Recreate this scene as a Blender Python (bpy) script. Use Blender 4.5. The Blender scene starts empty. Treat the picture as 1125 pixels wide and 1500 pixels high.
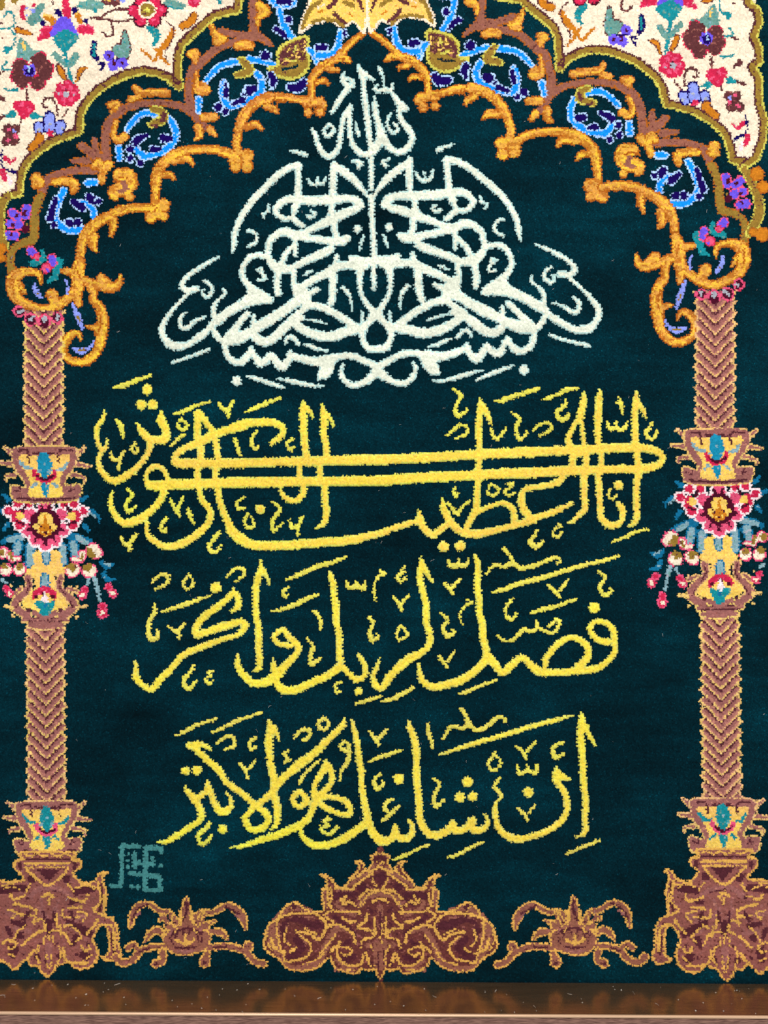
import bpy, math, random
import numpy as np
random.seed(7); RNG = np.random.default_rng(7)
C = bpy.context.scene
DU = 0.0007                                   # metres per design unit
EYE = 1133.0                                  # camera distance in design units
def W3(x, y, d=0.0):
    """design x, y and distance d in front of the pile -> world metres (carpet stands upright, facing -Y)"""
    return ((x - 562.5) * DU, -d * DU, (1500.0 - y) * DU)
# ---------------------------------------------------------------- camera
cam = bpy.data.cameras.new("camera"); co = bpy.data.objects.new("camera", cam); C.collection.objects.link(co)
co.location = W3(562.5, 750, EYE); co.rotation_euler = (math.pi / 2, 0, 0)
cam.sensor_fit = "VERTICAL"; cam.sensor_height = 36.0; cam.lens = 36.0 * EYE / 1500.0
cam.clip_start = 0.01; cam.clip_end = 100.0
C.camera = co
# ---------------------------------------------------------------- light
world = bpy.data.worlds.new("World"); C.world = world; world.use_nodes = True
bg = world.node_tree.nodes["Background"]; bg.inputs[0].default_value = (0.93, 0.97, 1.0, 1); bg.inputs[1].default_value = 0.44
def area(name, loc, target, size, power, col):
    l = bpy.data.lights.new(name, "AREA"); l.shape = "RECTANGLE"; l.size, l.size_y = size; l.energy = power; l.color = col
    o = bpy.data.objects.new(name, l); C.collection.objects.link(o); o.location = loc
    d = [t - s for t, s in zip(target, loc)]
    import mathutils
    o.rotation_euler = mathutils.Vector(d).to_track_quat("-Z", "Y").to_euler()
area("key_light", (-.3, -2.6, 2.3), (0, 0, 0.5), (1.4, 1.2), 74, (1.0, 0.98, 0.95))  # large soft key lamp above and in front, source unseen
area("fill_light", (1.8, -1.7, 1.2), (0.1, 0, 0.45), (0.9, 1.4), 17, (1.0, 0.95, 0.9))  # weaker warm fill lamp from the right, source unseen
vs = C.view_settings; C.display_settings.display_device = "sRGB"
vs.view_transform = "Standard"; vs.look = "None"; vs.exposure = 0.0; vs.gamma = 1.0; vs.use_curve_mapping = False
C.cycles.max_bounces = 6; C.cycles.diffuse_bounces = 3
# ---------------------------------------------------------------- woven pattern: drawing helpers
# The design is drawn in "design units" (du); x to the right, y downwards, one du = DU metres.
X0, Y0, X1, Y1 = -44, -44, 1169, 1450          # woven area in design units
NX, NY = X1 - X0, Y1 - Y0
COLR = np.zeros((NY, NX), np.uint8)             # colour index per design unit
PART = np.zeros((NY, NX), np.uint16)            # part index per design unit
YARN = {}                                       # one letter -> (index, sRGB colour)
YLIST = []
def yarn(ch, r, g, b):
    YARN[ch] = len(YLIST); YLIST.append((r, g, b))
PARTS = [("ground_pile", None, None)]           # (name, parent index, label)
ST = {"t": (0.0, 0.0, 1.0), "part": 0, "sub": None, "mir": None}
def T(x, y, s=5.0): ST["t"] = (x, y, s)
def part(name, label=None):
    PARTS.append((name, None, label)); ST["part"] = len(PARTS) - 1; ST["sub"] = None
def sub(name, label=None):
    PARTS.append((name, ST["part"], label)); ST["sub"] = len(PARTS) - 1
def nosub(): ST["sub"] = None
def pid(): return ST["sub"] if ST["sub"] is not None else ST["part"]
AXY = ([50, 115, 190, 270, 460, 620, 750, 900, 1160, 1400], [538, 540, 546, 551, 555.5, 556, 559.5, 560, 564.5, 567])
AXK = ([0, 270, 460, 640, 750, 900, 1160, 1430], [.05, .048, .037, .027, .0235, .018, .007, -.006])
def mir_border(x, y):
    a = np.interp(y, *AXY); k = np.interp(y, *AXK); x2 = 2 * a - x
    return x2, y - k * (x2 - x)
def mir_crest(x, y):
    d = (x - 543) - 0.031 * (y - 220)
    return x - 2 * d * 1.018, y + 2 * d * 0.041
def mir_flat(x, y): return 1114.0 - x, y
def both(fn, m=mir_border):
    fn()
    ST["mir"] = m; fn(); ST["mir"] = None
def conv(txt):
    out = []; w = 0.0; ox, oy, s = ST["t"]
    for tok in txt.split(","):
        v = [float(q) for q in tok.split()]
        if not v: continue
        if len(v) > 2: w = v[2]
        x, y = ox + v[0] / s, oy + v[1] / s
        if ST["mir"]: x, y = ST["mir"](x, y)
        out.append((x, y, w / s))
    return np.array(out)
def smooth(p, closed=False):
    n = len(p)
    if n < 3 and not closed: return p
    res = []
    for i in range(n if closed else n - 1):
        p1, p2 = p[i], p[(i + 1) % n]
        p0 = p[i - 1] if (i > 0 or closed) else p1
        p3 = p[(i + 2) % n] if (i + 2 < n or closed) else p2
        m = max(2, int(np.hypot(*(p2 - p1)[:2]) / 3.0))
        for k in range(m):
            t = k / m
            q = 0.5 * (2 * p1 + (p2 - p0) * t + (2 * p0 - 5 * p1 + 4 * p2 - p3) * t * t + (3 * p1 - p0 - 3 * p2 + p3) * t ** 3)
            q[2] = p1[2] * (1 - t) + p2[2] * t
            res.append(q)
    if not closed: res.append(p[-1])
    return np.array(res)
def put(mask, i0, j0, c):
    h, w = mask.shape
    COLR[j0:j0 + h, i0:i0 + w][mask] = c
    PART[j0:j0 + h, i0:i0 + w][mask] = pid()
def stamp(p, c, grow=0.0):
    for k in range(max(1, len(p) - 1)):
        a = p[k]; b = p[min(k + 1, len(p) - 1)]
        ra, rb = a[2] / 2 + grow, b[2] / 2 + grow
        r = max(ra, rb, .8)
        i0 = max(0, int(min(a[0], b[0]) - r - X0 - 1)); i1 = min(NX, int(max(a[0], b[0]) + r - X0 + 2))
        j0 = max(0, int(min(a[1], b[1]) - r - Y0 - 1)); j1 = min(NY, int(max(a[1], b[1]) + r - Y0 + 2))
        if i1 <= i0 or j1 <= j0: continue
        gx = np.arange(i0, i1)[None, :] + X0 + .5; gy = np.arange(j0, j1)[:, None] + Y0 + .5
        dx, dy = b[0] - a[0], b[1] - a[1]; L = dx * dx + dy * dy
        t = np.clip(((gx - a[0]) * dx + (gy - a[1]) * dy) / L, 0, 1) if L > 1e-9 else np.zeros((j1 - j0, i1 - i0))
        d2 = (gx - a[0] - t * dx) ** 2 + (gy - a[1] - t * dy) ** 2
        rr = np.maximum(ra + t * (rb - ra), .8)
        put(d2 <= rr * rr, i0, j0, c)
OW = 2.6
def S(col, txt, ow=None):
    """strokes 'x y w, x y w; ...' in yarn col; 'U/w' = fill U with an outline w"""
    f, _, o = col.partition("/")
    ps = [smooth(conv(t)) for t in txt.split(";") if t.strip()]
    if f in "YG":
        for p in ps: p[:, 2] *= .95
    if o:
        for p in ps: stamp(p, YARN[o], 0.9)
        for p in ps:
            q = p.copy(); q[:, 2] = np.maximum(q[:, 2] + 1.8 - 2 * (ow or OW), 1.6); stamp(q, YARN[f])
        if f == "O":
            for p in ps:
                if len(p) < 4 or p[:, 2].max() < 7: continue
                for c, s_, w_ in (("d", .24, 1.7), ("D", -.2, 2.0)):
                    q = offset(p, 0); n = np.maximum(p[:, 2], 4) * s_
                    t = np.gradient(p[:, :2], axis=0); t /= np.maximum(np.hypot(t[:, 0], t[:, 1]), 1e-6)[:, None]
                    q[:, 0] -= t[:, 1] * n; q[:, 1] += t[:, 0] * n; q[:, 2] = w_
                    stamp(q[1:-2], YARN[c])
    else:
        for p in ps: stamp(p, YARN[f])
def M(col, txt, name="vowel_mark"):
    """one small mark of its own (a sub-part of the present part)"""
    sub(name); S(col, txt); nosub()
def fillpoly(p, c):
    i0 = max(0, int(p[:, 0].min() - X0)); i1 = min(NX, int(p[:, 0].max() - X0 + 2))
    j0 = max(0, int(p[:, 1].min() - Y0)); j1 = min(NY, int(p[:, 1].max() - Y0 + 2))
    if i1 <= i0 or j1 <= j0: return
    gx = np.arange(i0, i1)[None, :] + X0 + .5; gy = np.arange(j0, j1)[:, None] + Y0 + .5
    ins = np.zeros((j1 - j0, i1 - i0), bool)
    for k in range(len(p)):
        xa, ya = p[k - 1][:2]; xb, yb = p[k][:2]
        if ya == yb: continue
        ins ^= ((ya > gy) != (yb > gy)) & (gx < (xb - xa) * (gy - ya) / (yb - ya) + xa)
    put(ins, i0, j0, c)
def P(col, txt, ow=None, sm=True):
    """filled closed shapes; 'K/y' adds an outline along the edge"""
    f, _, o = col.partition("/")
    for t in txt.split(";"):
        p = conv(t)
        q = smooth(p, True) if sm else p
        fillpoly(q, YARN[f])
        if o:
            q = np.vstack([q, q[:1]]); q[:, 2] = (ow or OW) * 1.25; stamp(q, YARN[o])
def offset(p, d):
    t = np.gradient(p[:, :2], axis=0); t /= np.maximum(np.hypot(t[:, 0], t[:, 1]), 1e-6)[:, None]
    q = p.copy(); q[:, 0] += -t[:, 1] * d; q[:, 1] += t[:, 0] * d
    return q
def chevron_shaft(xa, ya, xb, yb, hw):
    """column shaft of downward chevrons with a jagged tan edge"""
    j0, j1 = int(ya) - Y0, int(yb) - Y0; i0 = int(min(xa, xb) - hw - 8) - X0; i1 = int(max(xa, xb) + hw + 8) - X0
    gx = np.arange(i0, i1)[None, :] + X0 + .5; gy = np.arange(j0, j1)[:, None] + Y0 + .5
    xc = xa + (xb - xa) * (gy - ya) / (yb - ya)
    ax = np.abs(gx - xc); ph = np.mod(gy + ax * 1.05 - ya, 15.8)
    edge = hw + 1.5 - np.abs(np.mod(gy - ya + 6.0, 15.8) - 7.9) * .62 + 2.0
    body = (ax < edge)
    put(body, i0, j0, YARN["y"])
    inn = ax < edge - 3.2
    put(inn & (ph >= 2.6), i0, j0, YARN["K"])
    put(inn & (ph >= 3.0) & (ph < 6.6), i0, j0, YARN["k"])
    put(inn & (ph >= 12.6), i0, j0, YARN["j"])
yarn("F", 0, 34, 43)        # field: deep blue-green
yarn("C", 230, 234, 214)    # ivory lettering
yarn("Y", 247, 222, 74)     # golden lettering
yarn("G", 226, 216, 88)     # lime yellow marks
yarn("T", 68, 132, 132)     # signature teal
yarn("W", 242, 224, 198)    # cream ground
yarn("O", 222, 160, 66)     # gold scrolls
yarn("o", 176, 96, 26)     # their darker edge
yarn("R", 200, 122, 30)     # orange
yarn("B", 150, 94, 76)      # brown vine
yarn("b", 96, 50, 52)       # maroon brown
yarn("L", 150, 118, 48)     # olive
yarn("l", 204, 196, 84)    # pale lime edge
yarn("U", 20, 146, 250)     # bright blue
yarn("n", 24, 4, 88)        # navy
yarn("w", 176, 208, 250)    # pale blue edge
yarn("h", 138, 152, 232)    # periwinkle
yarn("v", 108, 84, 222)     # violet
yarn("p", 226, 84, 122)     # pink
yarn("r", 204, 38, 76)      # red
yarn("m", 76, 14, 38)       # deep maroon
yarn("t", 24, 136, 146)     # teal
yarn("g", 104, 150, 140)    # grey green
yarn("s", 132, 168, 178)    # grey blue
yarn("q", 18, 108, 148)     # petrol blue
yarn("i", 248, 226, 228)    # pinkish white
yarn("e", 244, 200, 98)     # straw yellow
yarn("K", 154, 97, 92)      # column rose brown
yarn("k", 86, 40, 48)       # its dark lines
yarn("j", 184, 122, 106)    # its light flank
yarn("y", 228, 188, 112)    # tan outline
yarn("H", 108, 56, 52)      # medallion brown
yarn("a", 170, 172, 182)    # grey
yarn("x", 226, 172, 84)    # orange tan of the foot ornaments
yarn("c", 184, 216, 210)    # cooler wool along the lettering's edge
yarn("z", 220, 216, 96)     # greener gold along the lettering's edge
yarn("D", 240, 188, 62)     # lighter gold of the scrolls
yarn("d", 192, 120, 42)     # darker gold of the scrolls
yarn("N", 148, 88, 80)      # plinth brown
yarn("Q", 26, 138, 172)     # capital blue
yarn("A", 250, 212, 82)     # warmer gold of the first line
# ---------------------------------------------------------------- cream corner panels (spandrels) with flowers
RIM = "349 -44 0,349 2 0,347 14 0,328 18 0,312 23 0,296 38 0,280 52 0,266 66 0,261 82 0,260 110 0,262 127 0,248 114 0,230 107 0,210 104 0,186 109 0,166 118 0,146 130 0,134 142 0,124 153 0,118 168 0,116 193 0,96 200 0,76 208 0,56 222 0,40 238 0,33 252 0,30 268 0,28 283 0,12 287 0,0 299 0"
def polyline(txt):
    p = conv(txt); out = []
    for a, b in zip(p[:-1], p[1:]):
        n = max(2, int(np.hypot(*(b - a)[:2]) / 2))
        for k in range(n): out.append(a + (b - a) * k / n)
    out.append(p[-1]); return np.array(out)
def rim_lines(p, sg):
    q = p.copy()
    for off_, w, c in ((0, 13.5, "l"), (-1.4 * sg, 10.5, "L"), (-5.6 * sg, 3.2, "k")):
        q = offset(p, off_); q[:, 2] = w; stamp(q, YARN[c])
def flower_disc(cx, cy, R, r, n, col, a0=0.3):
    return ";".join("%.1f %.1f %.1f" % (cx + R * math.cos(a0 + 6.2832 * k / n), cy + R * math.sin(a0 + 6.2832 * k / n), r) for k in range(n))
def spandrel():
    part("cream_corner_panel")
    T(0, 0, 1)
    P("W", RIM + ",-44 299 0,-44 -44 0", sm=False)
    sub("panel_edging"); rim_lines(polyline(RIM), 1 if ST["mir"] else -1); 
    T(0, 0, 5)
    sub("vine")
    S("b", "660 140 14,740 130 18,800 90 18,870 70 18,950 70 18;700 140 14,800 150 16,900 160 18,980 140 14;820 170 18,830 250 20,790 270 18,760 240 18;380 -20 14,390 50 14")
    S("t", "30 130 14,50 95 16,90 100 16,110 150 14,100 200 14,0 215 14,-60 215 14;70 210 12,110 260 14,100 340 14,50 370 50;50 460 16,20 510 18,90 520 14;30 650 14,60 665 25,130 660 18")
    sub("flower")
    S("g", "310 50 50,250 130 60,230 160 60,290 140 40"); S("r", "170 60 40,165 110 40,180 145 25;250 45 30"); S("h", "195 65 25;245 85 30;200 115 25")
    S("g", "600 40 60,680 40 70,740 40 50"); S("t", "700 80 30,690 60 14")
    sub("flower")
    S("n", "425 85 45,435 110 40;550 75 50,555 100 35;315 170 45;630 155 45"); S("R", "340 125 40,390 160 50,385 185 30;570 120 45,590 160 40"); S("e", "330 115 18,370 120 18;570 100 18")
    S("r", "470 -40 40,490 70 60,490 120 60"); S("r/p", "330 225 60,370 235 70,285 290 20;600 220 60,650 220 60,680 245 20", 1.2)
    P("v", "440 130,500 130,560 220,570 260,480 230,410 280,370 260,390 200")
    P("t", "470 220,580 270,560 310,500 370,450 370,400 310,390 280"); S("g", "440 290 20;520 300 25;480 330 20;480 260 14")
    S("t", "475 370 30,490 450 30,510 540 28,535 615 20"); S("g", "400 400 40,440 440 50,480 480 30;560 410 50,530 460 50,510 490 30")
    S("R/b", "430 490 30,450 530 50,485 590 20;640 500 12,590 520 40,565 600 16", 1.6)
    sub("flower", "red rosette with olive centre")
    S("m", "985 80 104;1035 5 104;1130 5 104;1175 80 110;1135 155 104;1030 155 104"); S("r", "985 80 84;1035 10 84;1130 10 84;1170 80 92;1130 148 84;1035 148 84"); S("p", "965 70 24;1040 150 24;1125 150 24;1180 70 24"); S("W", "1080 75 130"); S("L", "1080 75 105"); S("Y", "1060 75 16,1100 75 16,1080 90 16,1080 60 16")
    sub("leaf")
    S("n", "690 320 40,685 400 50,710 430 40;730 470 25,770 465 15,740 520 18"); S("t", "690 330 18,690 410 18")
    S("g/b", "915 235 24,920 320 70,910 390 100,870 370 90", 1.8)
    sub("flower", "violet cluster of three small blossoms")
    S("v", "800 410 80;835 480 86;900 465 80"); S("m", "805 410 26;835 460 28,840 480 20;900 465 28"); S("n", "800 440 12,850 440 12,880 430 12")
    sub("vine")
    T(200, 0, 5)
    S("R", "40 370 20,90 410 20,130 450 20,160 390 25,130 360 18;270 230 40,230 310 50,180 370 40,190 430 25,240 480 14"); S("b", "215 165 10,270 200 12,270 270 10,240 340 10,210 400 10,230 460 10")
    sub("leaf")
    S("t", "90 210 40,140 240 60,150 290 40,125 330 20"); S("g", "230 20 60,300 40 60,350 45 30"); S("t", "230 50 14,330 60 12;600 -10 40,610 20 20")
    S("r", "420 10 90"); S("p", "440 0 40")
    S("R/b", "420 115 56,400 160 60,340 190 60", 1.8)
    T(0, 0, 5)
    S("R/b", "130 220 40,200 245 40,235 250 12", 1.6)
    sub("flower", "large maroon blossom with navy centre")
    P("g", "150 280,250 370,340 375,240 420,190 460,120 440"); S("e", "170 320 16,185 370 20")
    S("b/r", "150 490 115;130 560 100;340 500 110;300 430 90;160 500 110;160 580 110;165 600 100;290 470 120;330 540 110;280 610 110;210 560 100", 1.5)
    S("b", "160 490 100;250 440 60,300 460 100;330 520 80;210 540 80"); S("v", "220 520 95"); S("n", "220 525 68"); S("w", "212 480 10,215 530 14")
    sub("flower", "red five petalled blossom")
    S("r", flower_disc(495, 690, 58, 84, 7, "r")); S("p", flower_disc(495, 690, 50, 34, 6, "p", 0)); S("a", "485 695 46;430 690 20;540 700 20"); S("m", "485 660 12;510 690 12")
    T(0, 120, 5)
    sub("flower", "crimson bud between teal leaves")
    S("b", "200 60 20,205 130 25"); S("r", "140 180 84,215 190 96,180 230 90,175 265 30"); S("p", "160 170 30;220 210 26;180 240 20"); S("t", "90 240 60,40 250 20;250 255 55,300 260 20")
    sub("vine")
    S("b", "325 190 18,315 160 18,335 130 18,380 128 18,412 170 18,425 250 18;350 190 16,330 195 16;505 200 14,450 280 12;160 270 14,160 310 12")
    sub("flower", "blue three petalled blossom")
    S("h/n", "365 260 80,370 340 94;290 330 76,290 365 66;450 320 76,440 360 66", 2.4); S("r", "370 380 50"); S("a", "370 310 24;290 355 22;460 350 24")
    S("R/b", "300 415 60,230 490 56;290 400 56", 1.6)
    sub("flower")
    S("b", "60 350 76;120 350 74;50 440 76;110 430 84;85 390 80"); S("p", "70 350 28;120 400 36;60 430 26"); S("h", "110 365 26")
    sub("bud")
    S("n", "15 500 14,15 590 14,40 640 14,110 665 28"); S("r", "40 560 40,80 590 30,120 560 14;20 660 50,40 710 40"); S("i", "60 690 16,80 740 30")
    sub("leaf", "small half hidden leaves at the panel's outer side")
    T(0, 0, 5)
    S("b", "0 170 24,20 180 10;0 290 14,20 285 10;0 545 24,30 530 12;0 720 50,40 740 20;0 870 40,45 850 14;-10 20 60"); S("L", "10 10 60,20 60 40;110 10 50,90 -10 40"); S("b", "780 10 60,850 20 60"); S("h", "900 0 50"); S("g", "840 -20 50")
    S("e", "760 -10 30,800 0 20")
    nosub()
both(spandrel)
part("outer_border_strip", "olive scalloped edging at the outer side")
T(0, 0, 1)
P("F", "1094 -44,1110 10,1113 32,1106 52,1113 84,1105 98,1113 120,1113 150,1120 175,1118 205,1108 230,1091 250,1180 262,1180 -44", sm=False)
rim_lines(smooth(polyline("1085 -44 0,1096 4 0,1110 14 0,1113 32 0,1104 52 0,1112 70 0,1113 88 0,1102 96 0,1112 112 0,1113 150 0,1120 175 0,1118 205 0,1108 230 0,1088 245 0")), -1)

# ---------------------------------------------------------------- arch band: brown vine, gold leaves, blue scrolls
def arch():
    part("arch_band")
    sub("vine", "brown vine of the arch")
    T(200, 0, 5)
    S("B/o", "850 -200 50,850 0 50,850 100 50,860 220 60;620 230 50,760 260 50,880 260 60,985 330 24;880 270 60,720 310 50,600 350 60,520 420 50,450 480 70,400 540 60,385 640 50,385 760 50", 1.3)
    T(170, 120, 5)
    S("B/o", "535 0 55,530 100 55,560 200 70,600 270 60,650 330 50;540 210 60,450 170 45,330 155 45,200 160 45,80 190 50,10 220 60", 1.3)
    T(0, 120, 5)
    S("B/o", "900 200 60,820 270 60,780 350 60,770 450 60,780 530 60;780 560 60,690 540 60,600 470 50;700 520 60,695 420 34;640 580 60,530 580 24;760 560 60,700 640 60,560 650 50,430 680 50,350 720 60", 1.3)
    T(0, 250, 5)
    S("B/o", "350 70 60,320 130 60,305 180 56", 1.3)
    S("L/o", "300 190 60,260 290 60,255 380 60,250 470 60,240 510 60,150 540 50,90 590 45,75 660 50,90 740 60", 1.2)
    def leaf(t): sub("gold_leaf"); S("O/o", t, 1.6)
    T(200, 0, 5)
    leaf("900 40 60,940 80 80,890 130 40,890 180 30"); leaf("550 190 25,580 260 60,640 290 50,590 310 60"); leaf("740 340 60,790 330 70,840 340 50"); leaf("400 400 60,430 390 60,430 450 40")
    leaf("440 530 25,440 600 35,450 660 60,500 660 80,490 620 50")
    T(170, 120, 5)
    leaf("140 40 40,180 80 50,280 80 50,370 85 60;110 130 50,170 110 40"); leaf("640 260 60,720 255 60"); leaf("600 330 60,610 390 50,570 425 16"); leaf("690 350 60,725 390 30")
    T(0, 120, 5)
    leaf("810 170 50,860 165 50,820 220 30"); leaf("850 290 35,830 380 40,860 430 50,910 400 60"); leaf("690 630 40,720 590 60,760 640 60,800 600 60;760 640 50,740 720 60")
    T(0, 250, 5)
    leaf("870 30 90,940 30 90,960 90 90,900 130 110,830 150 80,840 190 60;950 190 60"); S("B", "900 90 40,920 130 40,870 150 26"); S("o", "820 80 14,880 50 12,930 60 12")
    leaf("270 60 80,300 100 60,260 110 50"); leaf("400 90 50,480 80 60,550 100 60,540 150 50")
    def blue(t): sub("blue_scroll"); S("U/w", t, 2.0)
    def navy(t):
        sub("navy_petal")
        S("n/w", ";".join(",".join(" ".join([*c.split()[:2], *("%.0f" % (float(v) * 1.12) for v in c.split()[2:])]) for c in q.split(",")) for q in t.split(";") if q.strip()), 1.45)
    def knob(t, d=None):
        sub("olive_knob"); S("L/l", t, 1.8)
        if d: S("b", d)
    T(170, 120, 5)
    blue("290 235 45,200 230 45,130 280 42,80 350 36"); blue("390 270 40,430 340 48,430 420 48,360 490 55,270 530 50,200 540 55,150 490 45")
    navy("220 390 30,160 420 56,140 440 56"); navy("350 410 60,390 415 50"); navy("270 490 50,320 490 30"); navy("100 490 52"); navy("100 560 52"); navy("175 590 50"); knob("270 200 40,330 220 60,350 270 60,260 310 50", "350 240 30,340 280 30;270 315 24,300 320 20")
    blue("20 490 50,25 560 46"); blue("605 130 50,605 215 36")
    T(200, 0, 5)
    blue("510 590 36,560 530 42,620 480 46,740 450 50"); blue("820 430 42,920 450 46,1010 475 36"); navy("945 410 70"); blue("880 540 46,920 600 52,910 670 52,850 730 56"); knob("770 440 50,810 480 60,830 520 60,740 550 50", None)
    navy("650 610 30,650 690 44"); navy("820 660 70,860 660 50,790 700 40"); navy("985 560 50,1000 600 60,990 640 24")
    T(170, 120, 5)
    blue("790 0 40,780 80 50,820 170 56,900 160 50,1000 120 50,1060 70 50,1070 10 50"); navy("805 20 34,805 100 40"); navy("980 60 70,1010 50 50"); navy("860 160 36,930 130 40"); navy("750 185 60"); navy("800 215 46")
    T(0, 250, 5)
    blue("640 90 50,690 85 50"); blue("470 150 50,430 230 52,400 330 52,440 400 52,520 440 50,600 430 50"); blue("690 340 46,680 280 46,630 240 36,570 230 30"); navy("540 230 40,600 270 60"); navy("650 190 50,680 220 60"); navy("720 225 50")
    navy("410 210 40,390 280 44,370 350 56"); navy("400 400 50"); navy("510 385 60"); navy("570 380 56")
    T(390, 0, 6.618)
    blue("40 -20 60,120 40 80,250 30 90"); navy("130 10 70,220 15 70"); blue("130 90 55,150 180 60,190 280 70,260 370 50"); navy("215 190 74"); navy("90 280 55,150 315 50,190 360 34")
    sub("olive_knob", "olive and maroon bulb")
    P("L/l", "150 450,280 380,400 360,400 500,410 640,330 740,210 770,70 720,20 660,110 640,110 520", 3)
    P("b", "170 475,280 405,385 385,385 520,360 590,300 560,240 600,150 645,120 560"); S("L", "200 500 22,250 470 20;300 430 16,320 480 14;180 570 20,230 560 16;345 420 10,350 540 12;270 520 18"); S("e", "230 440 12,215 500 10;300 470 12,290 540 12;250 540 12,330 560 10;160 600 12,220 590 10;370 400 10,372 500 10;190 530 8"); S("F", "160 672 28,250 662 28,310 640 22"); S("l", "200 580 18,280 590 18;270 490 22,290 440 18")
    blue("420 480 52,470 540 62,490 610 46"); blue("500 540 66,570 540 62,660 500 58,700 430 66,710 370 58,720 300 46"); navy("500 460 60,560 460 70"); navy("760 310 46,765 340 40")
    navy("40 720 50,70 780 70,60 830 46"); navy("230 850 70,320 850 90,360 800 70"); 
    # cusped gold line of the arch
    sub("gold_scroll", "cusped gold edge of the arch")
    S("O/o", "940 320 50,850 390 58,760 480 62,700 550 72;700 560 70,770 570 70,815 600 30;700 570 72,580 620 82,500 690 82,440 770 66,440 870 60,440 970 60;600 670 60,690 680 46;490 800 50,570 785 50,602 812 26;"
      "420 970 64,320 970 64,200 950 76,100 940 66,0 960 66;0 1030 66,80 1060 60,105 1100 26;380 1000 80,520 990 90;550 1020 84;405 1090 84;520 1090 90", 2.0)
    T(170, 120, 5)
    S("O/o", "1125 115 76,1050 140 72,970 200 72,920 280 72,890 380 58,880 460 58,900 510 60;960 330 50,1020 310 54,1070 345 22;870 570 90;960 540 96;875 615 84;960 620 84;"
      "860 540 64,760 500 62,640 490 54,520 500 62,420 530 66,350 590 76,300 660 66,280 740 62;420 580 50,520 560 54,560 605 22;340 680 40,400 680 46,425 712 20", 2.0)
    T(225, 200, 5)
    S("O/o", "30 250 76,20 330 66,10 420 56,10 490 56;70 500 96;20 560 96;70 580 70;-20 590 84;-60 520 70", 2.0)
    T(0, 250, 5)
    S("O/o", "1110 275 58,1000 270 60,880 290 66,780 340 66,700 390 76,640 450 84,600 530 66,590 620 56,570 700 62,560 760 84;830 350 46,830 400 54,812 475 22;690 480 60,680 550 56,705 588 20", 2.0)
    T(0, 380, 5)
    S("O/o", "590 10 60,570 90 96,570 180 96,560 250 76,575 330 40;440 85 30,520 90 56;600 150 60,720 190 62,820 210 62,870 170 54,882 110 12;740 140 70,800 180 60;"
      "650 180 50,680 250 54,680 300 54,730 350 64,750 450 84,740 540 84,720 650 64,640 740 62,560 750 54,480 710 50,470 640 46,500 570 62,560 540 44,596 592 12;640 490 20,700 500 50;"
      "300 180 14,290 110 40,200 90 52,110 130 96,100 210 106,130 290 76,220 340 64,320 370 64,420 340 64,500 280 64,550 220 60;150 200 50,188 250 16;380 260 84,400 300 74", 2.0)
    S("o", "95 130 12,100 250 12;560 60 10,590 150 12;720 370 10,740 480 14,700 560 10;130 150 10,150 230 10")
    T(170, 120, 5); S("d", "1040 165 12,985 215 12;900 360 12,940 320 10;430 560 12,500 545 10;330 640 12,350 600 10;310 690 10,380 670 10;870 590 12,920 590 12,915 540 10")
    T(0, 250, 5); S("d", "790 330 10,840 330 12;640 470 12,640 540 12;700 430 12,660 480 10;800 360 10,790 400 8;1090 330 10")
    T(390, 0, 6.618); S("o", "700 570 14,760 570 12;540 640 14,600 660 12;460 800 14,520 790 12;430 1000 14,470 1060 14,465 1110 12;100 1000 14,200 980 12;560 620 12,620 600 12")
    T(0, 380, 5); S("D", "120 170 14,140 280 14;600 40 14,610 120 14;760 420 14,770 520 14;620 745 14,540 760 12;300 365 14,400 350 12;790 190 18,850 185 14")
    sub("arch_flower", "violet and pink blossoms beside the arch")
    T(0, 250, 5)
    S("v/p", "90 310 60,130 340 66;200 280 66,190 330 66;80 390 70;60 475 70,110 480 66;140 400 76", 1.7); S("m", "185 300 28,180 325 24;125 330 32;100 400 30;190 430 60;90 472 28"); S("L", "200 395 16")
    sub("arch_flower", "pair of violet buds in teal leaves")
    S("t", "310 590 30,320 650 40,240 680 50;430 660 50,410 740 56,460 660 16;330 700 40"); T(0, 380, 5); S("t", "400 130 56,350 165 18"); T(0, 250, 5)
    S("v/p", "230 590 66,250 610 60;380 640 60,390 680 50", 1.8); S("p/r", "270 635 44;340 715 70", 1.6); S("v", "350 730 26")
    sub("silver_leaf")
    T(0, 380, 5)
    S("h", "255 180 20,260 230 35,300 280 25;475 150 18,495 200 16,490 250 18"); S("L", "275 250 16")
    sub("silver_leaf"); S("h", "530 330 20,570 420 46,600 510 20"); S("L", "570 420 20,580 450 18")
    sub("silver_leaf"); S("h", "530 650 20,600 670 48,670 630 18,685 600 16"); S("L", "580 665 16,620 660 18")
    nosub()
both(arch)
def lamp():
    T(390, 0, 6.618)
    P("e/W", "330 320,340 220,400 80,460 -40,700 -80,960 -80,960 290,900 270,850 210,760 250,700 250,620 200,500 220,420 250", 3)
    S("L", "350 280 40,380 180 40,430 80 46,520 15 46;450 215 36,560 190 36,680 205 40,740 250 46;760 20 46,850 60 40;860 -10 40"); S("b", "600 70 46,660 20 50,680 -40 40;660 130 40,720 190 44,780 230 30;890 -20 40,940 110 24"); S("W", "560 40 16,500 80 10")
    S("R", "500 120 20,540 110 18;800 130 26,830 150 20;700 90 14;640 160 12")
part("palmette", "straw yellow palmette hanging at the apex")
both(lamp)
# rim pieces that run on at both outer edges
part("outer_border")
T(0, 0, 1)
S("L/l", "12 288 12,3 300 13,0 320 13,2 345 12,8 360 10;1091 246 10,1100 262 13,1110 285 14,1113 310 14,1106 328 14,1098 342 10", 1.8)
S("R/o", "1 365 17;3 378 12;1110 254 20;1119 273 18;1117 343 20;1104 340 12", 1.8)

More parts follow.
